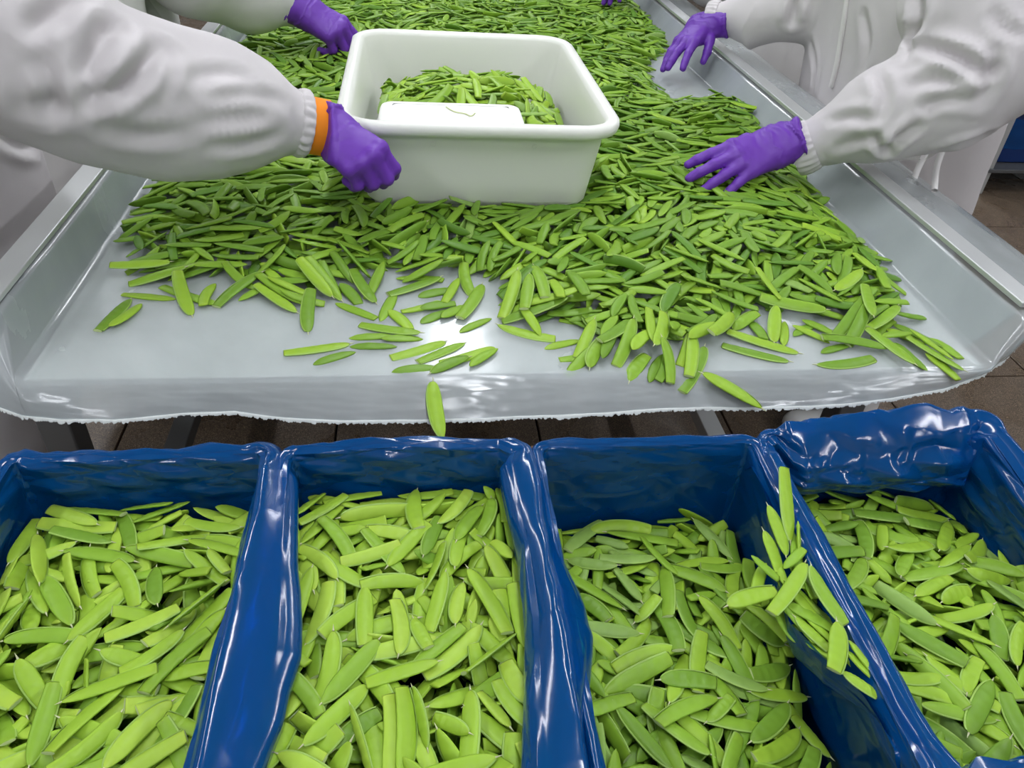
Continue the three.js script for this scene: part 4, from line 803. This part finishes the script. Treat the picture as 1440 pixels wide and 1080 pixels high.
// in the four cartons
const HEAPS = [
  (x, z) => .752 + .018 * smooth(-.75, -.45, z) + .006 * noise(x * 9, z * 9, 1) - .012 * smooth(-.44, -.5, x),
  (x, z) => .760 + .022 * Math.sin(clamp((z + .76) / .45, 0, 1) * Math.PI * .6) + .006 * noise(x * 9, z * 9, 2),
  (x, z) => .690 + .030 * smooth(-.74, -.45, z) - .05 * smooth(.36, .46, x) * smooth(-.55, -.3, z) + .008 * noise(x * 9, z * 9, 3),
  (x, z) => .728 + .028 * smooth(-.72, -.45, z) - .03 * smooth(.66, .79, x) * smooth(-.6, -.75, z) + .007 * noise(x * 9, z * 9, 4)];
CRATES.forEach((c, n) => {
  const hp = new Heap(c.x0 + .012, c.x1 - .012, CZ0 + .014, CZ1 - .014, .003, () => HEAPS[n]((c.x0 + c.x1) / 2, -.5) - .062), r = rng(100 + n);
  let made = 0;
  for (let k = 0; k < 90000 && made < 1200; k++) {
    const x = lerp(c.x0, c.x1, r()), z = lerp(CZ0, CZ1, r()), top = HEAPS[n](x, z), h = hp.at(x, z);
    if (h === null || h > top - .003) continue;
    const p = newPod(r, x, z, r() * 6.283, r() < .14 ? (.7 + .6 * r()) * (r() < .5 ? 1 : -1) : (r() - .5) * .5); p.place = n;
    const u = r(); p.tone = n < 2 ? (u < .5 ? 0 : u < .75 ? 3 : u < .93 ? 1 : 2) : (u < .4 ? 1 : u < .65 ? 0 : u < .9 ? 2 : 5);
    p.scale *= 1.04;
    if (hp.lay(p, top + (k > 30000 ? .009 : 0), .8)) made++;
  }
  console.log('crate', n, made);
  allPods.push(...hp.pods);
});
{ // spilled into the fold of the rightmost liner: [u0, v0, y0, u1, v1, y1]
  const r = rng(31); let nth = 0;
  for (const [u0, v0, y0, u1, v1, y1, ro = 0] of [[1081, 830, .795, 1118, 905, .785], [1105, 850, .79, 1165, 905, .785], [1125, 870, .79, 1190, 930, .786], [1150, 880, .792, 1215, 945, .79], [1090, 800, .80, 1130, 870, .795], [1110, 790, .802, 1150, 850, .798], [1075, 790, .806, 1060, 850, .80], [1112, 880, .798, 1170, 890, .80], [1130, 900, .798, 1185, 935, .80], [1085, 760, .81, 1104, 825, .806], [1118, 745, .81, 1125, 815, .806], [1140, 850, .80, 1200, 915, .794], [1160, 890, .80, 1218, 950, .794], [1105, 820, .806, 1160, 870, .80], [1128, 860, .806, 1196, 925, .80], [1095, 840, .806, 1150, 905, .80],
    [1103, 658, .862, 1111, 762, .822], [1081, 710, .84, 1107, 782, .818], [1075, 746, .832, 1097, 807, .814], [1056, 781, .832, 1095, 815, .816], [1122, 732, .836, 1124, 775, .82, 1.2], [1102, 800, .818, 1130, 772, .824], [1100, 815, .816, 1150, 828, .816], [1021, 850, .812, 1090, 830, .818], [1105, 848, .815, 1172, 884, .812], [1110, 825, .818, 1145, 868, .812], [1129, 800, .822, 1145, 842, .816], [1086, 863, .822, 1134, 792, .832], [1137, 795, .834, 1187, 878, .826], [1190, 915, .814, 1232, 955, .808], [1193, 900, .82, 1232, 948, .812], [1184, 944, .812, 1233, 978, .804], [1179, 874, .832, 1175, 944, .822], [1118, 868, .812, 1166, 914, .806]]) {
    const lift = nth++ < 16 ? .014 : .006 + .012 * smooth(850, 960, (v0 + v1) / 2), a = atY(u0, v0, y0 + lift), b = atY(u1, v1, y1 + lift), d = b.clone().sub(a), len = d.length(), m = a.clone().lerp(b, .5);
    let bv = 0, be = 1e9; VAR.forEach((q, k) => { const e = Math.abs(q.L - len) + r() * .01; if (e < be) { be = e; bv = k; } });
    const p = newPod(r, m.x, m.z, Math.atan2(-d.z, d.x), ro); p.v = bv; p.scale = clamp(len / VAR[bv].L, .6, 1.25); p.y = m.y; p.pitch = Math.atan2(d.y, Math.hypot(d.x, d.z)); p.tilt = ro || (r() - .5) * .4 + .25; p.tone = r() < .7 ? 0 : 1; p.place = 'fold'; allPods.push(p);
  }
  // a pod and a scrap stuck to the film between the two left cartons
  for (const [u0, v0, y0, u1, v1, y1, vv] of [[392, 832, .838, 383, 882, .832, 3], [376, 893, .832, 393, 893, .832, 7]]) {
    const a = atY(u0, v0, y0 + DY), b = atY(u1, v1, y1 + DY), d = b.clone().sub(a), m = a.clone().lerp(b, .5), p = newPod(r, m.x, m.z, Math.atan2(-d.z, d.x), 0); p.v = vv; p.scale = Math.max(.38, d.length() / VAR[vv].L); p.y = m.y + .002; p.pitch = Math.atan2(d.y, Math.hypot(d.x, d.z)); p.tilt = .3; p.tone = 0; p.place = 'film'; allPods.push(p);
  }
}

// which pods show, and how large: all pods and what stands before them, drawn into a small depth buffer
const BW = 720, BH = 540;
const depthBuf = new Float32Array(BW * BH).fill(1e9), idBuf = new Int32Array(BW * BH).fill(-1);
function rasterise(geo, m, id) {
  const P = geo.attributes.position, I = geo.index, n = P.count, X = new Float32Array(n), Y = new Float32Array(n), Z = new Float32Array(n), q = V(0, 0, 0);
  for (let i = 0; i < n; i++) { q.fromBufferAttribute(P, i).applyMatrix4(m); const [u, v, d] = project(q); X[i] = u * BW / W; Y[i] = v * BH / H; Z[i] = d; }
  const cnt = I ? I.count : n;
  for (let t = 0; t < cnt; t += 3) {
    const a = I ? I.getX(t) : t, b = I ? I.getX(t + 1) : t + 1, c = I ? I.getX(t + 2) : t + 2;
    if (Z[a] < .05 || Z[b] < .05 || Z[c] < .05) continue;
    const x0 = Math.max(0, Math.ceil(Math.min(X[a], X[b], X[c]) - .5)), x1 = Math.min(BW - 1, Math.floor(Math.max(X[a], X[b], X[c]) + .5)), y0 = Math.max(0, Math.ceil(Math.min(Y[a], Y[b], Y[c]) - .5)), y1 = Math.min(BH - 1, Math.floor(Math.max(Y[a], Y[b], Y[c]) + .5));
    const den = (Y[b] - Y[c]) * (X[a] - X[c]) + (X[c] - X[b]) * (Y[a] - Y[c]); if (Math.abs(den) < 1e-9) continue;
    for (let y = y0; y <= y1; y++) for (let x = x0; x <= x1; x++) {
      const l = ((Y[b] - Y[c]) * (x - X[c]) + (X[c] - X[b]) * (y - Y[c])) / den, k = ((Y[c] - Y[a]) * (x - X[c]) + (X[a] - X[c]) * (y - Y[c])) / den, o = 1 - l - k;
      if (l < -.02 || k < -.02 || o < -.02) continue;
      const d = l * Z[a] + k * Z[b] + o * Z[c], w = y * BW + x;
      if (d < depthBuf[w]) { depthBuf[w] = d; idBuf[w] = id; }
    }
  }
}
scene.updateMatrixWorld(true);
for (const o of scene.children) if (/^(person|tub|scoop_tray|crate_liner|plastic_sheet)/.test(o.name)) o.traverse(m => { if (m.isMesh && m.name !== 'apron') rasterise(m.geometry, m.matrixWorld, -2); });
allPods.forEach((p, k) => { p.m = mtx(p); rasterise(POD.lq[p.v], p.m, k); p.area = 0; });
for (const k of idBuf) if (k >= 0) allPods[k].area++;
const ranked = [...allPods].sort((a, b) => b.area - a.area), singles = new Set(ranked.filter(p => p.area > 25).slice(0, 300));
for (const p of allPods) if (['lip', 'film'].includes(p.place) && p.area > 10) singles.add(p);
console.log('pods', allPods.length, 'seen', ranked.filter(p => p.area > 0).length, 'single', singles.size, 'smallest single', ranked[299].area);

const podMats = TONES.map(c => PHY({ color: new THREE.Color().setRGB(...c), vertexColors: true, roughness: .42, specularIntensity: .55, side: THREE.DoubleSide }));
const seamMat = STD({ color: new THREE.Color().setRGB(.27, .43, .075), roughness: .5, side: THREE.DoubleSide }), cutMat = STD({ color: new THREE.Color().setRGB(.46, .56, .24), roughness: .7, side: THREE.DoubleSide }), tipMat = STD({ color: new THREE.Color().setRGB(.50, .52, .30), roughness: .8, side: THREE.DoubleSide });

// the single pods: words from where each lies, how it points in the picture and its shape
const protos = {};
function protoPod(v, tone) {
  const key = v + '_' + tone; if (protos[key]) return protos[key];
  const o = new THREE.Mesh(POD.hq[v], podMats[tone]); o.castShadow = o.receiveShadow = true;
  const add = (n, g, m) => { const c = new THREE.Mesh(g, m); c.name = n; c.castShadow = c.receiveShadow = true; o.add(c); };
  add('seam', POD.seam[v], seamMat);
  add(VAR[v].e0 === 1 ? 'cut_end' : 'tip', POD.end0[v], VAR[v].e0 === 1 ? cutMat : tipMat); add(VAR[v].e1 === 1 ? 'cut_end' : 'tip', POD.end1[v], VAR[v].e1 === 1 ? cutMat : tipMat);
  return protos[key] = o;
}
const CR = ['leftmost carton', 'second carton from left', 'third carton from left', 'rightmost carton'];
function describe(p) {
  const v = VAR[p.v], h = v.L / 2, a = project(V(-h, 0, 0).applyMatrix4(p.m)), b = project(V(h, 0, 0).applyMatrix4(p.m));
  let an = Math.atan2(-(b[1] - a[1]), b[0] - a[0]) * 180 / Math.PI; an = ((an % 180) + 180) % 180;
  const dir = an < 22 || an > 158 ? 'level' : an < 68 ? 'rising rightward' : an < 112 ? 'upright' : 'rising leftward';
  const len = v.L * p.scale, shape = (len < .062 ? 'short' : len > .09 ? 'long' : 'medium') + (Math.abs(v.bend) > .005 ? ' curved' : '');
  const ends = v.e0 === 1 && v.e1 === 1 ? 'double-cut pod' : v.e0 === 1 || v.e1 === 1 ? 'single-cut pod' : 'uncut pod';
  const edge = Math.abs(p.tilt) > .6 ? ' edgewise' : '';
  let where, group;
  if (typeof p.place === 'number') {
    const c = CRATES[p.place], fx = (p.x - c.x0) / (c.x1 - c.x0), fz = (p.z - CZ0) / .40;
    where = `${fz < .33 ? 'back' : fz < .66 ? 'mid' : 'front'} ${fx < .33 ? 'left' : fx < .66 ? 'centre' : 'right'} of ${CR[p.place]}`; group = `snow pea pods on the heap in the ${CR[p.place]}`;
  } else if (p.place === 'fold') { where = p.z < -.6 ? 'top of right film fold' : p.z < -.48 ? 'middle of right film fold' : 'lower right film fold'; group = 'snow pea pods spilled into the fold of the right liner'; }
  else if (p.place === 'lip') { where = p.x < .2 ? 'tipping over frayed sheet edge' : 'sliding over frayed sheet edge'; group = 'snow pea pods going over the sheet edge'; }
  else if (p.place === 'film') { where = 'on blue film between left cartons'; group = 'snow pea pods stuck to film'; }
  else if (p.place === 'tub') { where = 'inside the white tub'; group = 'snow pea pods in the tub'; }
  else { where = `${p.x < -.2 ? 'left' : p.x < .12 ? 'left centre' : p.x < .45 ? 'right centre' : 'right'} ${p.z > -1 ? 'front edge' : p.z > -1.2 ? 'front part' : 'middle'} of the table`; group = 'snow pea pods on the plastic sheet of the table'; }
  return { text: `${shape} ${ends}${edge}, ${dir}, ${where}`, group, v: (a[1] + b[1]) / 2 };
}
const list = [...singles].map(p => ({ p, ...describe(p) })), same = {};
for (const e of list) (same[e.text] ||= []).push(e);
const ORD = ['uppermost', 'second', 'third', 'fourth', 'fifth', 'sixth', 'seventh', 'eighth'];
for (const k in same) { const s = same[k].sort((a, b) => a.v - b.v); if (s.length > 1) s.forEach((e, i) => { e.text += i === s.length - 1 ? ', lowest' : `, ${ORD[i]}`; }); }
list.sort((a, b) => b.p.area - a.p.area);
for (const { p, text, group } of list) {
  const o = protoPod(p.v, p.tone).clone(); o.name = numbered('snow_pea_pod');
  p.m.decompose(o.position, o.quaternion, o.scale); scene.add(o); tag(o, text, 'snow pea', group);
}
{ // all the others of the heaps
  const geos = [], q = new THREE.Matrix3();
  let nv = 0, ni = 0; const rest = allPods.filter(p => !singles.has(p));
  for (const p of rest) { p.g = p.area > 8 && p.place !== 'table' ? POD.mq[p.v] : p.area > 14 ? POD.mq[p.v] : POD.lq[p.v]; nv += p.g.attributes.position.count; ni += p.g.index.count; }
  const pos = new Float32Array(nv * 3), nor = new Float32Array(nv * 3), col = new Float32Array(nv * 3), idx = new Uint32Array(ni), r = rng(3); let o = 0, k = 0; const a = V(0, 0, 0);
  for (const p of rest) {
    const P = p.g.attributes.position, N = p.g.attributes.normal, C = p.g.attributes.color, I = p.g.index, t = TONES[p.tone], f = .92 + .16 * r(); q.getNormalMatrix(p.m);
    for (let i = 0; i < I.count; i++) idx[k++] = o + I.getX(i);
    for (let i = 0; i < P.count; i++, o++) { a.fromBufferAttribute(P, i).applyMatrix4(p.m); pos.set([a.x, a.y, a.z], o * 3); a.fromBufferAttribute(N, i).applyMatrix3(q).normalize(); nor.set([a.x, a.y, a.z], o * 3); col.set([C.getX(i) * t[0] * f, C.getY(i) * t[1] * f, C.getZ(i) * t[2] * f], o * 3); }
  }
  const g = new THREE.BufferGeometry(); g.setAttribute('position', new THREE.BufferAttribute(pos, 3)); g.setAttribute('normal', new THREE.BufferAttribute(nor, 3)); g.setAttribute('color', new THREE.BufferAttribute(col, 3)); g.setIndex(new THREE.BufferAttribute(idx, 1));
  const m = mesh('snow_pea_pods', g, PHY({ color: 0xffffff, vertexColors: true, roughness: .42, specularIntensity: .55, side: THREE.DoubleSide }), null); m.userData.kind = 'stuff';
  tag(m, 'heaps of green snow pea pods on the table, in the tub and in the cartons');
  console.log('rest', rest.length, 'tris', ni / 3);
}
shadows(scene);
renderer.render(scene, camera);
